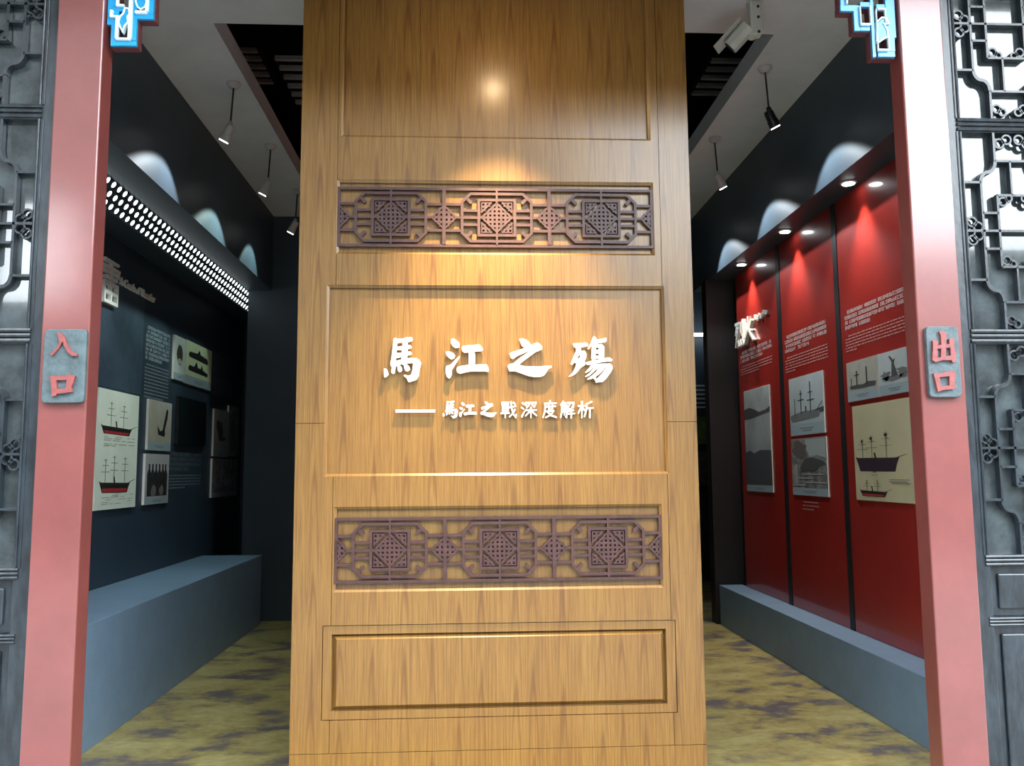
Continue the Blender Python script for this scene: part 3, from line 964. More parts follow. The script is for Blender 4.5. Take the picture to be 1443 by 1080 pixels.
def stroke_poly(pl, w):
    """brush stroke: polyline -> outline that swells at the ends"""
    P = [Vector(p) for p in pl]
    L, Q = [], []
    for i, p in enumerate(P):
        d1 = (P[i] - P[i - 1]).normalized() if i else (P[1] - P[0]).normalized()
        d2 = (P[i + 1] - P[i]).normalized() if i < len(P) - 1 else d1
        t = d1 + d2
        t = t.normalized() if t.length > 1e-3 else d1
        n = Vector((-t.y, t.x))
        k = min(1.6, 1 / max(0.4, n.dot(Vector((-d1.y, d1.x)))))
        ww = w * (1.12 if i == 0 else 0.8 if i == len(P) - 1 else 1.0) * k / 2
        ext = -d1 * w * 0.3 if i == 0 else (d1 * w * 0.3 if i == len(P) - 1 else Vector((0, 0)))
        L.append(p + n * ww + ext)
        Q.append(p - n * ww + ext)
    return L, Q

def strokes_mesh(strokes, fn, w, depth_vec):
    """fn maps (x 0..100, y 0..100 downwards) to a 3D point"""
    b = MB()
    dv = Vector(depth_vec)
    for k, pl in enumerate(strokes):
        L, Q = stroke_poly(pl, w)
        for i in range(len(L) - 1):
            quad = [fn(p.x, p.y) - dv * 0.004 * (k + 1) for p in (L[i], L[i + 1], Q[i + 1], Q[i])]
            b.prism(quad, dv)
    return b

# subtitle: 馬江之戰深度解析
sub_px = [(624, 565, 21.5, 25), (647, 567, 25, 21), (677, 566, 23, 22)]
for (gl, bx0, by0, bx1, by1), (x, y, w_, h_) in zip(((G_MA, 160, 75, 915, 990), (G_JIANG, 115, 100, 990, 915), (G_ZHI, 150, 100, 1045, 885)), sub_px):
    sp2 = [[((px - bx0) / (bx1 - bx0) * w_, (py - by0) / (by1 - by0) * h_) for px, py in poly] for poly in gl]
    glyph_px('character', sp2, x, y, 1.0, YL + 0.006, 0.012, WHITE_LET, scr)
for st, x, y, w_, h_ in ((S_ZHAN, 706, 566, 21.5, 23.5), (S_SHEN, 734.5, 566, 22, 23), (S_DU, 764.5, 565, 20, 24), (S_JIE, 789.5, 566, 20.5, 23.5), (S_XI, 814.5, 565.5, 21.5, 23.5)):
    fn = lambda u, v, x=x, y=y, w_=w_, h_=h_: on_y(x + u / 100 * w_, y + v / 100 * h_, YL + 0.006)
    strokes_mesh(st, fn, 9.5, (0, 0.012, 0)).build('character', WHITE_LET, scr)
p0, p1 = on_y(557.5, 577.5, YL + 0.006), on_y(613, 581.5, YL + 0.006)
MB().box(p0.x, p1.x, YL + 0.006, YL + 0.018, p1.z, p0.z).build('dash', WHITE_LET, scr)

# ------------------------------------------------------------------ flat print helpers on the side walls
def wall_map(side, Y0, Y1, z0, z1, X):
    """(u,v) with u to the right as seen in the room and v downwards -> point on the wall plane"""
    if side < 0:
        return lambda u, v: Vector((X, Y0 + u * (Y1 - Y0), z1 - v * (z1 - z0)))
    return lambda u, v: Vector((X, Y1 - u * (Y1 - Y0), z1 - v * (z1 - z0)))

def text_block(name, side, Y0, Y1, z0, z1, X, rows, kind, m, parent, last=0.6, indent=True):
    """rows of small broken strokes, print too small to read"""
    rnd = random.Random(int(Y0 * 100) * 31 + rows)
    fn = wall_map(side, Y0, Y1, z0, z1, X)
    b = MB()
    W, H = abs(Y1 - Y0), z1 - z0
    rh = 1.0 / rows
    ch = H * rh * 0.62
    for r in range(rows):
        end = 1.0 if r < rows - 1 else last
        u = 0.05 if (r == 0 and indent) else 0.0
        t = r * rh
        while u < end:
            if kind == 'cjk':
                cw = ch / W
                if u + cw > end:
                    break
                if rnd.random() > 0.06:
                    for vv in (0.05, 0.33, 0.6):
                        if rnd.random() < 0.85:
                            b.flat([fn(u + cw * .05, t + rh * vv), fn(u + cw * .9, t + rh * vv), fn(u + cw * .9, t + rh * (vv + .085)), fn(u + cw * .05, t + rh * (vv + .085))])
                    for uu in (0.15, 0.5, 0.78):
                        if rnd.random() < 0.6:
                            b.flat([fn(u + cw * uu, t), fn(u + cw * (uu + .11), t), fn(u + cw * (uu + .11), t + rh * .66), fn(u + cw * uu, t + rh * .66)])
                u += cw * 1.05
            else:
                wl = rnd.uniform(0.02, 0.07)
                e = min(u + wl, end)
                b.flat([fn(u, t + rh * .2), fn(e, t + rh * .2), fn(e, t + rh * .62), fn(u, t + rh * .62)])
                u = e + 0.012
    o = b.build(name, m, parent)
    o['kind'] = 'stuff'
    return o

def font_mesh(name, text, fn_mat, m, parent, size, extrude):
    cu = bpy.data.curves.new(name, 'FONT')
    cu.body = text
    cu.size = size
    cu.extrude = extrude
    cu.offset = 0.006 * size
    tmp = bpy.data.objects.new(name, cu)
    C.objects.link(tmp)
    dg = bpy.context.evaluated_depsgraph_get()
    me = bpy.data.meshes.new_from_object(tmp.evaluated_get(dg))
    bpy.data.objects.remove(tmp)
    me.transform(fn_mat)
    me.materials.clear()
    me.materials.append(m)
    b = MB()
    b.bm.from_mesh(me)
    bpy.data.meshes.remove(me)
    o = b.build(name, m, parent)
    o['kind'] = 'stuff'
    return o

def photo(name, label, cat, side, Y0, Y1, z0, z1, pm, caption=0.14, feats=(), thick=0.02, group=None, border=None, shape=None):
    """mounted print: board, picture sheet, caption strip and the shapes seen in the picture"""
    Xw = XLW if side < 0 else XRW
    s = 1 if side < 0 else -1
    t = thing(name, label, cat, (Xw, (Y0 + Y1) / 2, z0), group)
    x0, x1 = sorted((Xw + s * 0.0005, Xw + s * thick))
    MB().box(x0, x1, Y0, Y1, z0, z1).build('board', border or WHITE_LET, t)
    Xf = Xw + s * (thick + 0.0006)
    zc = z0 + (z1 - z0) * caption
    fn = wall_map(side, Y0, Y1, zc, z1, Xf)
    MB().prism([fn(0.005, 0.003), fn(0.995, 0.003), fn(0.995, 1), fn(0.005, 1)], (s * 0.0006, 0, 0)).build('picture', pm, t)
    if caption > 0:
        fc = wall_map(side, Y0, Y1, z0, zc, Xf)
        c = MB().prism([fc(0.005, 0.0), fc(0.995, 0.0), fc(0.995, 0.99), fc(0.005, 0.99)], (s * 0.0006, 0, 0)).build('caption', CAPTION, t)
        fc = wall_map(side, Y0, Y1, z0, zc, Xf + s * 0.0009)
        MB().flat([fc(.3, .38), fc(.7, .38), fc(.7, .46), fc(.3, .46)]).flat([fc(.36, .6), fc(.66, .6), fc(.66, .67), fc(.36, .67)]).build('caption_text', INK2, c)
    for k, (nm, polys, m) in enumerate(feats):
        fx = wall_map(side, Y0, Y1, z0, z1, Xf + s * (0.0011 + 0.0004 * k))
        b = MB()
        for poly in polys:
            b.prism([fx(u, v) for u, v in poly], (s * 0.0003, 0, 0))
        o = b.build(nm, m, t)
        if nm in ('drawing_notes', 'ship_rigging', 'caption_text'):
            o['kind'] = 'stuff'
    return t

def vline(u, v0, v1, w=0.012):
    return [(u - w / 2, v0), (u + w / 2, v0), (u + w / 2, v1), (u - w / 2, v1)]

def hline(v, u0, u1, w=0.006):
    return [(u0, v - w / 2), (u1, v - w / 2), (u1, v + w / 2), (u0, v + w / 2)]

def seg(u0, v0, u1, v1, w=0.008):
    return [(u0, v0 - w / 2), (u1, v1 - w / 2), (u1, v1 + w / 2), (u0, v0 + w / 2)]

def blob(cu, cv, ru, rv, n=14, jag=0.25, seed=1):
    rn = random.Random(seed)
    return [(cu + ru * math.cos(2 * math.pi * i / n) * rn.uniform(1 - jag, 1 + jag), cv + rv * math.sin(2 * math.pi * i / n) * rn.uniform(1 - jag, 1 + jag)) for i in range(n)]

P_GREY = print_mat('photo_grey_sky', (0.46, 0.50, 0.50), (0.26, 0.28, 0.28), (0.20, 0.21, 0.21), scale=4, amount=0.4, z0=1.3, z1=2.3)
P_SEPIA = print_mat('photo_sepia', (0.50, 0.47, 0.40), (0.44, 0.40, 0.31), (0.26, 0.24, 0.20), scale=5, amount=0.3, z0=1.7, z1=2.15)
P_DARK = print_mat('photo_dark_smoke', (0.16, 0.16, 0.15), (0.09, 0.09, 0.085), (0.34, 0.34, 0.33), scale=12, amount=0.9, z0=1.2, z1=1.8)
P_LIGHT = print_mat('photo_pale_sky', (0.52, 0.58, 0.60), (0.36, 0.40, 0.41), (0.40, 0.44, 0.45), scale=4, amount=0.4, z0=1.7, z1=2.3)
P_MEN = print_mat('photo_studio_grey', (0.50, 0.50, 0.50), (0.32, 0.31, 0.30), (0.40, 0.40, 0.40), scale=6, amount=0.4, z0=1.25, z1=1.7)
P_OLIVE = print_mat('photo_olive_paper', (0.60, 0.66, 0.40), (0.60, 0.66, 0.40), (0.50, 0.55, 0.34), scale=6, amount=0.3, z0=2.3, z1=2.8)

# ------------------------------------------------------------------ left display
lw_txt = [('text_block', 7.06, 7.62, 2.45, 2.745, 8, 'cjk', TXTB, 0.7), ('text_block', 7.06, 7.62, 2.13, 2.43, 10, 'lat', TXTB2, 0.8),
          ('text_block', 8.88, 9.65, 2.55, 2.775, 6, 'cjk', TXTB2, 0.7), ('text_block', 8.88, 9.65, 2.33, 2.53, 8, 'lat', TXTB2, 0.6),
          ('text_block', 7.68, 8.62, 1.52, 1.70, 4, 'cjk', TXTB2, 0.6), ('text_block', 7.68, 8.62, 1.36, 1.50, 5, 'lat', TXTB2, 0.5)]
wl = bpy.data.objects['wall_left']
for nm, a, c, z0, z1, rows, kind, m, last in lw_txt:
    text_block(nm, -1, a, c, z0, z1, XLW + 0.0015, rows, kind, m, wl, last)
# faded harbour print on the wall
GHOST = print_mat('faded_harbour_print', (0.058, 0.086, 0.118), (0.058, 0.086, 0.118), (0.028, 0.045, 0.065), scale=3.5, amount=0.8, z0=2.9, z1=2.15)
MB().prism([wall_map(-1, 5.2, 7.0, 2.15, 3.0, XLW + 0.0008)(u, v) for u, v in ((0, 0), (1, 0), (1, 1), (0, 1))], (0.0005, 0, 0)).build('faded_print', GHOST, wl)
# raised white title
ttl = thing('wall_title', 'raised white title lettering on the navy wall', 'title', (XLW, 6.5, 2.76))
for st, Y0_, Y1_ in ((S_JING, 5.72, 6.06), (S_LEI, 6.13, 6.45)):
    fm = wall_map(-1, Y0_, Y1_, 2.76, 3.10, XLW + 0.03)
    fn = lambda u, v, fm=fm: fm(u / 100, v / 100)
    strokes_mesh(st, fn, 7.5, (-0.028, 0, 0)).build('title_character', WHITE_LET, ttl)
mw = Matrix(((0, 0, 1, XLW + 0.012), (1, 0, 0, 6.47), (0, 1, 0, 2.955), (0, 0, 0, 1)))
font_mesh('title_translation', 'A Crash of Thunder', mw, WHITE_LET, ttl, 0.088, 0.008)

def ship_drawing(u0, u1, vt, vh, vb, masts, hullred=True, big=False):
    """side view of a masted steamship: hull from vh to vb, masts up to vt"""
    L = u1 - u0
    feats = []
    hull = [(u0, vh - 0.012), (u0 + L * .06, vh), (u0 + L * .9, vh + 0.008), (u1, vh), (u1 - L * .06, (vh + vb) / 2), (u1 - L * .1, vb), (u0 + L * .1, vb - 0.004), (u0 + L * .06, (vh + vb) / 2)]
    feats.append(('ship_hull', [hull], INK if not big else PURPLEHULL))
    rig = []
    for f, tp in masts:
        u = u0 + L * f
        rig.append(vline(u, tp, vh + .005, 0.010))
        hgt = vh - tp
        for q, wd_ in ((0.06, .05), (0.28, .10), (0.55, .13)):
            rig.append(hline(tp + hgt * q, u - wd_ * L, u + wd_ * L, 0.004))
    rig.append(seg(u1 - L * .02, vh, u1 + L * .16, vh - 0.022, 0.005))
    feats.append(('ship_rigging', rig, INK2))
    feats.append(('ship_funnel', [[(u0 + L * .46, vh + .004), (u0 + L * .44, vh - .045), (u0 + L * .475, vh - .05), (u0 + L * .50, vh + .004)]], INK))
    if hullred:
        feats.append(('ship_waterline', [[(u0 + L * .1, vh + (vb - vh) * .55), (u1 - L * .1, vh + (vb - vh) * .6), (u1 - L * .13, vb - .006), (u0 + L * .12, vb - .008)]], HULLRED))
    return feats

cr_feats = ship_drawing(.07, .84, .09, .305, .375, ((.30, .10), (.70, .11))) + ship_drawing(.08, .83, .555, .775, .865, ((.18, .58), (.45, .55), (.80, .56)))
notes = []
rn = random.Random(3)
for v in (.395, .41, .425, .44, .455, .47, .885, .90, .92, .94, .955):
    u = .15
    while u < .85:
        l_ = rn.uniform(.04, .22)
        if rn.random() < .6:
            notes.append(hline(v, u, min(.9, u + l_), .0035))
        u += l_ + .04
cr_feats.append(('drawing_notes', notes, INK2))
photo('ship_drawing_board', 'tall cream board with two red-keeled masted ship drawings', 'drawing', -1, 6.17, 6.92, 1.245, 2.13, CREAM, 0, cr_feats, border=CREAM)
photo('mounted_photo', 'narrow photo of a dark oval portrait beside the two-warship print', 'photo', -1, 7.69, 7.985, 2.36, 2.765, print_mat('portrait_paper', (.56, .60, .55), (.56, .60, .55), (.5, .5, .5), z0=2.3, z1=2.8), .16,
      [('portrait', [blob(.48, .42, .27, .24, 16, .1, 4)], mat('portrait_brown', (.07, .045, .03), .5)), ('portrait_collar', [blob(.48, .56, .18, .07, 10, .2, 5)], mat('portrait_pale', (.4, .4, .34), .5))], group='photos on the navy wall')
photo('mounted_photo', 'olive-tinted print with two warship silhouettes one above the other', 'photo', -1, 7.995, 8.80, 2.355, 2.77, P_OLIVE, .2,
      [('ship_silhouette', [[(.1, .30), (.14, .24), (.42, .22), (.5, .12), (.54, .22), (.8, .26), (.84, .34), (.82, .40), (.12, .36)]], INK),
       ('ship_silhouette', [[(.1, .62), (.14, .55), (.3, .56), (.40, .42), (.44, .55), (.55, .56), (.60, .46), (.64, .57), (.84, .62), (.82, .70), (.12, .68)]], INK)], group='photos on the navy wall')
photo('mounted_photo', 'sepia photo of a sinking ship with a leaning mast', 'photo', -1, 7.13, 7.675, 1.705, 2.13, P_SEPIA, .16,
      [('wreck_hull', [[(.38, .50), (.44, .56), (.52, .62), (.58, .58), (.66, .60), (.72, .66), (.68, .72), (.42, .68)]], INK),
       ('leaning_mast', [[(.60, .60), (.76, .14), (.83, .16), (.80, .34), (.70, .58), (.72, .66), (.62, .66)]], INK)], group='photos on the navy wall')
men = []
for k, u in enumerate((.16, .30, .44, .58, .72, .84)):
    men.append([(u - .075, .84), (u - .08, .40), (u - .03, .30), (u - .03, .20), (u + .03, .20), (u + .03, .30), (u + .08, .40), (u + .075, .84)])
photo('mounted_photo', 'studio photo of a row of standing men in dark uniforms', 'photo', -1, 7.10, 7.655, 1.25, 1.672, P_MEN, .13,
      [('standing_group', men, mat('uniform_black', (.03, .03, .034), .5)), ('seated_front', [blob(.35, .74, .12, .12, 12, .2, 8), blob(.68, .74, .10, .10, 12, .2, 9)], mat('uniform_grey', (.17, .16, .15), .5))], group='photos on the navy wall')
photo('dark_square_panel', 'plain black square panel among the navy wall photos', 'panel', -1, 7.82, 8.64, 1.775, 2.215, mat('near_black_print', (.004, .008, .010), .35), 0, thick=0.03, border=BLACK)
photo('mounted_photo', 'narrow grey photo of a blurred harbour below the far text', 'photo', -1, 8.94, 9.47, 1.687, 2.185, P_GREY, .12,
      [('dark_shape', [blob(.4, .4, .2, .22, 14, .35, 11), blob(.55, .62, .25, .05, 12, .3, 12)], mat('photo_charcoal', (.07, .07, .07), .5))], group='photos on the navy wall')
photo('mounted_photo', 'narrow dark photo of a figure beside the blurred harbour photo', 'photo', -1, 9.475, 9.86, 1.70, 2.26, P_DARK, .0,
      [('figure', [blob(.5, .15, .16, .08, 12, .15, 13), [(.28, .9), (.25, .4), (.4, .24), (.62, .24), (.78, .4), (.75, .9)]], mat('photo_mid_grey', (.16, .16, .16), .5))], group='photos on the navy wall')
photo('mounted_photo', 'wide dark photo of wreckage at the bottom of the navy wall', 'photo', -1, 8.92, 9.87, 1.255, 1.66, P_DARK, .12,
      [('bright_debris', [blob(.35, .45, .05, .2, 10, .4, 14), blob(.6, .6, .2, .08, 12, .5, 15)], mat('photo_pale_grey', (.36, .36, .36), .5))], group='photos on the navy wall')

# perforated light strip: a slanted face between the header soffit and the lower soffit over the wall
struct(MB().box(XLW, -2.446, 3.5, 10.1, 3.29, ZS - 0.0005).build('ceiling_soffit_low', DARKWALL))
pl = thing('perforated_light_strip', 'long slanted soffit light strip with three rows of glowing holes', 'light', (-2.385, 7.3, 3.30))
an, aw_ = Vector((0.83, 0, -0.557)).normalized(), Vector((0.557, 0, 0.83)).normalized()
pc = Vector((-2.385, 0, 3.364))
P = [pc - aw_ * 0.080, pc + aw_ * 0.080, pc + aw_ * 0.080 - an * 0.01, pc - aw_ * 0.080 - an * 0.01]
MB().prism([(p.x, 4.6, p.z) for p in P], (0, 5.0, 0)).build('strip_plate', DARKWALL, pl)
bd = bmesh.new()
bmesh.ops.create_circle(bd, cap_ends=True, segments=14, radius=0.0215)
rm = Matrix((aw_, Vector((0, 1, 0)), an)).transposed()
for v in bd.verts:
    v.co = rm @ v.co
bmesh.ops.recalc_face_normals(bd, faces=bd.faces)
medot = bpy.data.meshes.new('glowing_hole')
bd.to_mesh(medot)
bd.free()
medot.materials.append(DOTE)
for r, k_ in enumerate((0.064, 0.0, -0.064)):
    for k in range(49):
        q = pc + aw_ * k_ + an * 0.0012
        place('glowing_hole', medot, (q.x, 4.98 + 0.0925 * k - 0.069 * r, q.z), pl)

# ------------------------------------------------------------------ right display
panels = [(4.55, 5.83, 'near', 'red panel with two small ship photos over a tan ship drawing', 'exhibit board'),
          (5.905, 6.955, 'mid', 'red panel with a ship photo above a smoky wreck photo', 'exhibit board'),
          (7.04, 8.13, 'far', 'red panel with a white raised title and one tall harbour photo', 'exhibit board')]
PAN = {}
for y0, y1, key, lab, cat in panels:
    t = thing('exhibit_board', lab, cat, (XRW, (y0 + y1) / 2, ZBR))
    MB().box(XRW, XRW + 0.03, y0, y1, ZBR + 0.002, ZS - 0.002).build('board', REDPANEL, t, bevel=0.003)
    PAN[key] = t
for key, a_, c_ in (('near', 5.833, 5.902), ('mid', 6.958, 7.037)):
    MB().box(XRW - 0.004, XRW + 0.031, a_, c_, ZBR + 0.002, ZS - 0.002).build('black_gap_filler', BLACK, PAN[key])  # black filler standing in for the dark gap between the boards
XT = XRW - 0.0015
text_block('text_block', 1, 4.90, 5.76, 2.47, 2.615, XT, 4, 'cjk', TXTW, PAN['near'], 0.45)
text_block('text_block', 1, 4.90, 5.76, 2.315, 2.44, XT, 6, 'lat', TXTP, PAN['near'], 0.2)
text_block('text_block', 1, 6.06, 6.90, 2.465, 2.62, XT, 4, 'cjk', TXTW, PAN['mid'], 0.6)
text_block('text_block', 1, 6.06, 6.90, 2.30, 2.44, XT, 6, 'lat', TXTP, PAN['mid'], 0.25)
text_block('text_block', 1, 6.35, 6.66, 1.17, 1.255, XT, 3, 'lat', TXTP, PAN['mid'], 0.7)
text_block('text_block', 1, 7.20, 8.06, 2.53, 2.65, XT, 3, 'cjk', TXTW, PAN['far'], 0.75)
text_block('text_block', 1, 7.20, 8.06, 2.41, 2.51, XT, 4, 'lat', TXTP, PAN['far'], 0.6)
for st, Ya, Yb in ((S_LIE, 7.84, 8.10), (S_HUO, 7.58, 7.85)):
    fm = wall_map(1, Ya, Yb, 2.70, 2.95, XRW - 0.035)
    fn = lambda u, v, fm=fm: fm(u / 100, v / 100)
    strokes_mesh(st, fn, 10, (0.034, 0, 0)).build('title_character', WHITE_LET, PAN['far'])
mw = Matrix(((0, 0, -1, XRW - 0.012), (-1, 0, 0, 7.58), (0, 1, 0, 2.885), (0, 0, 0, 1)))
font_mesh('title_translation', 'Raging Fire', mw, WHITE_LET, PAN['far'], 0.075, 0.008)

gm = mat('photo_charcoal', (.07, .07, .07), .5)
gl_ = mat('photo_pale_grey', (.36, .36, .36), .5)
grp = 'photos on the red panels'
photo('mounted_photo', 'tall two-part harbour photo with a dark headland over water', 'photo', 1, 7.29, 7.98, 1.30, 2.255, P_GREY, .06,
      [('headland', [[(.0, .19), (.2, .175), (.4, .20), (.6, .235), (.85, .225), (1, .20), (1, .25), (.7, .265), (.3, .285), (.0, .29)]], gm),
       ('lower_picture', [[(0, .62), (.2, .60), (.35, .63), (.6, .60), (1, .61), (1, .93), (0, .93)]], mat('photo_dusk', (.075, .075, .085), .5))], thick=.008, group=grp)
photo('mounted_photo', 'pale photo of a two-masted steamship lying at anchor', 'photo', 1, 6.16, 6.83, 1.775, 2.245, P_LIGHT, .19,
      [('far_shore', [[(.6, .62), (.8, .60), (1, .57), (1, .66), (.6, .68)]], gm),
       ('ship_hull', [[(.02, .66), (.1, .64), (.4, .60), (.62, .61), (.9, .63), (.86, .72), (.5, .745), (.1, .76), (.03, .72)]], mat('photo_hull_grey', (.16, .17, .17), .5)),
       ('ship_rigging', [vline(.17, .36, .66, .012), vline(.36, .24, .64, .02), vline(.64, .12, .63, .022), vline(.50, .52, .62, .03), hline(.40, .27, .45, .012), hline(.30, .31, .41, .01), hline(.43, .54, .76, .012), hline(.30, .57, .71, .01), seg(.8, .62, .97, .48, .012)], INK)], thick=.008, group=grp)
photo('mounted_photo', 'dark photo of a smoking wreck in rippled water', 'photo', 1, 6.15, 6.835, 1.295, 1.747, P_DARK, .13,
      [('pale_sky', [[(.42, .02), (.98, .02), (.98, .36), (.75, .30), (.55, .34), (.46, .2)]], mat('photo_sky_grey', (.36, .40, .40), .5)),
       ('smoke', [blob(.25, .2, .2, .17, 14, .3, 21)], mat('smoke_brown', (.12, .10, .09), .5)),
       ('wreck_hull', [[(.25, .52), (.4, .36), (.6, .34), (.9, .40), (.98, .46), (.8, .5), (.65, .58), (.3, .58)]], gm),
       ('ripples', [hline(.63, .3, .9, .02), hline(.70, .2, .6, .02), hline(.77, .4, .95, .025), vline(.14, .45, .80, .07), hline(.82, .05, .4, .025)], gl_)], thick=.008, group=grp)
photo('mounted_photo', 'small tan photo of a masted ship beside the storm engraving', 'photo', 1, 5.31, 5.755, 1.967, 2.243, print_mat('photo_tan', (.44, .44, .38), (.38, .37, .32), (.3, .3, .27), z0=1.9, z1=2.3), .24,
      [('ship_hull', [[(.08, .62), (.3, .60), (.55, .62), (.7, .57), (.95, .60), (.92, .70), (.5, .71), (.12, .69)]], gm),
       ('ship_rigging', [vline(.34, .26, .62, .03), vline(.66, .20, .62, .035), vline(.15, .42, .62, .02), hline(.36, .26, .42, .02)], INK)], thick=.008, group=grp)
photo('mounted_photo', 'small pale engraving of a ship among wild clouds', 'photo', 1, 4.90, 5.30, 1.967, 2.243, P_LIGHT, .24,
      [('cloud_scribble', [blob(.25, .56, .16, .10, 16, .4, 31), blob(.78, .50, .18, .12, 16, .45, 32), blob(.5, .62, .35, .06, 18, .4, 33)], mat('photo_mid_grey', (.16, .16, .16), .5)),
       ('ship_sails', [[(.42, .60), (.45, .26), (.36, .12), (.40, .10), (.50, .22), (.56, .18), (.52, .30), (.62, .58)]], gm)], thick=.008, group=grp)
sh = ship_drawing(.03, .80, .30, .555, .70, ((.18, .36), (.40, .33), (.73, .30)), False, True)
sh += ship_drawing(.08, .58, .77, .895, .955, ((.28, .79), (.66, .79)))
sh.append(('drawing_notes', [hline(.78, .62, .95, .006), hline(.80, .62, .92, .006), hline(.815, .66, .96, .006), hline(.705, .34, .40, .012), hline(.735, .31, .42, .006)], INK2))
sh.append(('ship_masthead', [blob(.17, .385, .02, .012, 8, .1, 2), blob(.335, .36, .025, .014, 8, .1, 2), blob(.595, .335, .028, .015, 8, .1, 2)], INK))
photo('ship_drawing_board', 'tan board with a purple-black three-masted ship drawing above a smaller one', 'drawing', 1, 4.935, 5.70, 1.29, 1.932, CREAM2, 0, sh, thick=.008, border=CREAM2)

# soffit downlights on the right
for k, y in enumerate((5.40, 6.55, 7.65)):
    t = thing('downlight', ['recessed downlight over the red panel with the tan ship drawing', 'recessed downlight over the red panel with the smoky wreck photo', 'recessed downlight over the red panel with the white title'][k], 'light', (2.59, y, ZS), 'downlights in the red display soffit')
    MB().lathe([(0, 0.056), (0.006, 0.056), (0.010, 0.046), (0.0101, 0.0)], (2.585, y, ZS - 0.0005), (0, 0, -1)).build('trim_ring', LAMPW, t, smooth=True)
    MB().lathe([(0, 0.040), (0.003, 0.040), (0.0031, 0.0)], (2.585, y, ZS - 0.0112), (0, 0, -1)).build('lens', DOWNE, t, smooth=True)
    l = spot('downlight_beam', (2.585, y, ZS - 0.02), (2.62, y, 1.0), 75, 70, 0.9, (1.0, 0.84, 0.70), 0.02)
    l.location = Vector((2.585, y, ZS - 0.02)) - wpos(t)
    l.parent = t

# ------------------------------------------------------------------ pendant spotlights
def pendant(label, X, Y, side, body, watts, tgt, zend=3.95, col=(0.86, 0.95, 1.0), size=92):
    t = thing('pendant_spotlight', label, 'spotlight', (X, Y, ZC), 'pendant spotlights under the white ceiling')
    MB().lathe([(0, 0.05), (0.012, 0.05), (0.035, 0.03), (0.04, 0.0)], (X, Y, ZC - 0.0005), (0, 0, -1)).build('ceiling_rose', LAMPW, t, smooth=True)
    MB().cyl((X, Y, ZC - 0.03), (X + side * 0.015, Y, zend), 0.0065, n=8).build('rod', RODM, t, smooth=True)
    d = Vector((side * 0.46, 0.17, -0.85)).normalized()
    p = Vector((X + side * 0.015, Y, zend - 0.03))
    MB().lathe([(-0.012, 0.006), (0.0, 0.016), (0.02, 0.016), (0.03, 0.006)], p + Vector((0, 0, 0.02)), (0, 0, 1)).build('swivel', body, t, smooth=True)
    h = MB().lathe([(-0.02, 0.016), (-0.017, 0.028), (0.0, 0.032), (0.05, 0.033), (0.052, 0.036), (0.098, 0.037), (0.102, 0.034), (0.094, 0.032)], p, d).build('lamp_head', body, t, smooth=True)
    MB().lathe([(0.0, 0.0315), (0.013, 0.0315), (0.0132, 0.0)], p + d * 0.0945, d).build('lens', LENS, h, smooth=True)
    l = spot('pendant_beam', p + d * 0.125, tgt, watts, size, 0.25, col, 0.02)
    l.location = l.location - wpos(t)
    l.parent = t
    return t

PW_ = 62
pendant('white pendant spotlight nearest the entrance over the navy display', -1.65, 5.77, -1, LAMPW, PW_, (-2.08, 5.52, 2.75))
pendant('white pendant spotlight in the middle of the navy display row', -1.655, 6.91, -1, LAMPW, PW_, (-2.08, 6.72, 2.75), col=(0.75, 1.0, 0.92))
pendant('white pendant spotlight by the dark back wall on the navy side', -1.66, 8.05, -1, LAMPW, 32, (-2.68, 7.75, 2.4), col=(0.70, 1.0, 0.95), size=70)
pendant('black pendant spotlight on the red display side', 2.04, 5.40, 1, LAMPB, PW_, (2.46, 5.22, 2.75))
pendant('white pendant spotlight on the red display side', 2.055, 6.635, 1, LAMPW, PW_, (2.46, 6.36, 2.75))
pendant('white pendant spotlight by the dark back wall on the red side', 2.06, 7.80, 1, LAMPW, PW_, (2.46, 7.50, 2.75))

# warm picture light on the screen, fixed behind the lintel
t = thing('lintel_spotlight_offscreen', 'warm spotlight behind the lintel facing the oak screen', 'spotlight', (0.15, 3.55, 3.56))
lp, ld = Vector((0.15, 3.53, 3.74)), Vector((0, 0.02, -0.95)).normalized()
MB().cyl((0.15, 3.462, 3.79), (0.15, 3.53, 3.79), 0.012).build('arm', LAMPW, t, smooth=True)
h = MB().lathe([(-0.07, 0.02), (-0.065, 0.045), (0.03, 0.05), (0.04, 0.05), (0.03, 0.045)], lp, ld).build('lamp_head', LAMPW, t, smooth=True)
MB().lathe([(0, 0.036), (0.03, 0.036), (0.045, 0.028), (0.052, 0.012), (0.053, 0)], lp + ld * 0.028, ld).build('lens', LENSW, h, smooth=True)
l = spot('lintel_spotlight_beam_offscreen', lp + ld * 0.09, (0.15, 4.05, 1.4), 920, 61, 1.0, (1.0, 0.74, 0.42), 0.035)
l.location = l.location - wpos(t)
l.parent = t

# ------------------------------------------------------------------ security camera
t = thing('security_camera', 'cream bullet security camera hanging from the white ceiling', 'security camera', (1.69, 4.6, ZC))
MB().cyl((1.69, 4.6, ZC - 0.012), (1.69, 4.6, ZC - 0.0005), 0.05).build('mount_plate', CCTV, t, smooth=True)
MB().box(1.655, 1.722, 4.57, 4.63, 4.03, ZC - 0.011).build('bracket_arm', CCTV, t, bevel=0.008)
for zz in (4.20, 4.135, 4.045):
    MB().cyl((1.70, 4.5675, zz), (1.70, 4.5699, zz), 0.009, n=10).build('screw', BLACK, t)
MB().cyl((1.672, 4.58, 4.045), (1.672, 4.62, 4.045), 0.03, n=14).build('swivel', CCTV, t, smooth=True)
dv = Vector((-0.62, 0.40, -0.62)).normalized()
q0 = Vector((1.695, 4.60, 4.10)) + Vector((-0.045, 0, -0.01))
nx = dv.cross(Vector((0, 0, 1))).normalized()
nz_ = nx.cross(dv).normalized()
b = MB()
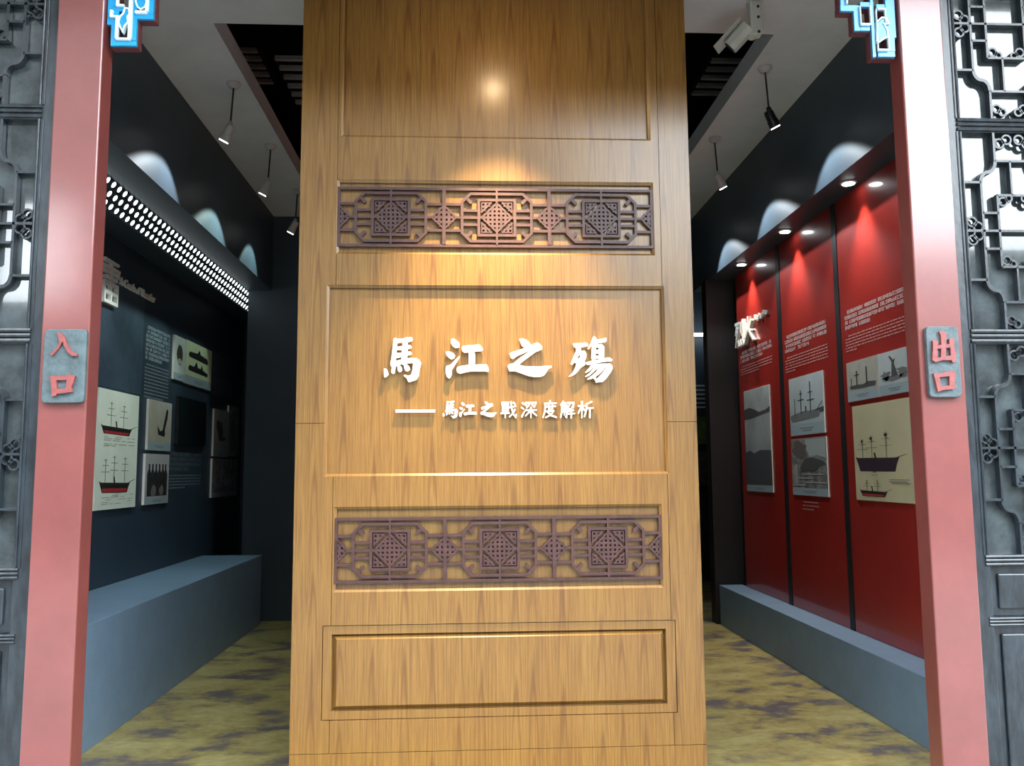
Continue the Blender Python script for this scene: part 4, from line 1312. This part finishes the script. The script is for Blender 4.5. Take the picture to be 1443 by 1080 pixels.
def octo(p, rx, rz):
    return [p + nx * rx * math.cos(R(22.5 + 45 * i)) + nz_ * rz * math.sin(R(22.5 + 45 * i)) for i in range(8)]
b.prism(octo(q0, 0.05, 0.05), dv * 0.15)
b.build('housing', CCTV, t, bevel=0.004)
MB().prism(octo(q0 + dv * 0.1502, 0.038, 0.038), dv * 0.004).build('lens_glass', BLACK, t)
MB().prism([q0 + nz_ * 0.053 + nx * 0.052, q0 + nz_ * 0.053 - nx * 0.052, q0 + nz_ * 0.053 - nx * 0.052 + dv * 0.21, q0 + nz_ * 0.053 + nx * 0.052 + dv * 0.21], nz_ * 0.006).build('sun_visor', CCTV, t)

# ------------------------------------------------------------------ roof louvres seen through the ceiling opening
def louvre(label, x0, x1, ys, z):
    t = thing('roof_louvre', label, 'louvre', ((x0 + x1) / 2, sum(ys) / len(ys), z), 'pale slatted vents in the roof space')
    for y in ys:
        MB().prism([(x0, y - 0.02, z), (x0, y + 0.02, z), (x0, y + 0.03, z + 0.04), (x0, y - 0.01, z + 0.04)], (x1 - x0, 0, 0)).build('slat', SLAT, t)
    for x in (x0 - 0.025, x1 + 0.005):
        MB().box(x, x + 0.02, ys[0] - 0.05, ys[-1] + 0.05, z + 0.005, z + 0.06).build('louvre_frame', VOID, t)
    return t
louvre('pale slatted roof vent at the edge of the opening over the navy side', -2.12, -1.80, [6.97 + 0.145 * k for k in range(5)], 5.1)
louvre('pale slatted roof vent beside the oak screen over the navy side', -1.68, -1.40, [7.10 + 0.175 * k for k in range(6)], 5.1)
louvre('dim slatted roof vent over the red display side', 2.16, 2.60, [7.0 + 0.16 * k for k in range(5)], 5.1)

# ------------------------------------------------------------------ far room behind the passage
YF = 11.5
struct(MB().box(1.0, 5.2, YF, YF + 0.1, 0, 4.3).build('wall_far', DARKWALL))
struct(MB().box(1.0, 5.2, 9.0, YF, 4.3, 4.4).build('ceiling_far', DARKWALL))
t = thing('far_display_board', 'blue display board with a green strip and a white bar lamp in the room beyond', 'display board', (3.3, YF, 1.2))
MB().box(2.7, 4.0, YF - 0.02, YF - 0.001, 1.2, 3.3).build('board', NAVY, t)
MB().box(2.75, 3.95, YF - 0.024, YF - 0.0205, 1.86, 2.24).build('green_strip', mat('green_field_print', (0.12, 0.20, 0.05), 0.5, var=0.4, vscale=8), t)
MB().box(2.75, 3.95, YF - 0.024, YF - 0.0205, 1.29, 1.76).build('grey_picture', print_mat('far_print', (.12, .12, .12), (.06, .06, .06), (.2, .2, .2), z0=1.3, z1=1.8), t)
MB().box(2.7, 4.0, YF - 0.24, YF - 0.20, 3.34, 3.38).build('bar_lamp', BARE, t)
for x in (2.72, 3.96):
    MB().box(x, x + 0.02, YF - 0.1995, YF - 0.001, 3.35, 3.37).build('lamp_arm', BLACK, t)
b = MB()
for k in range(6):
    b.box(2.85, 3.85 - 0.1 * (k % 3), YF - 0.023, YF - 0.0206, 2.36 + 0.06 * k, 2.385 + 0.06 * k)
b.build('text_block', TXTB, t)
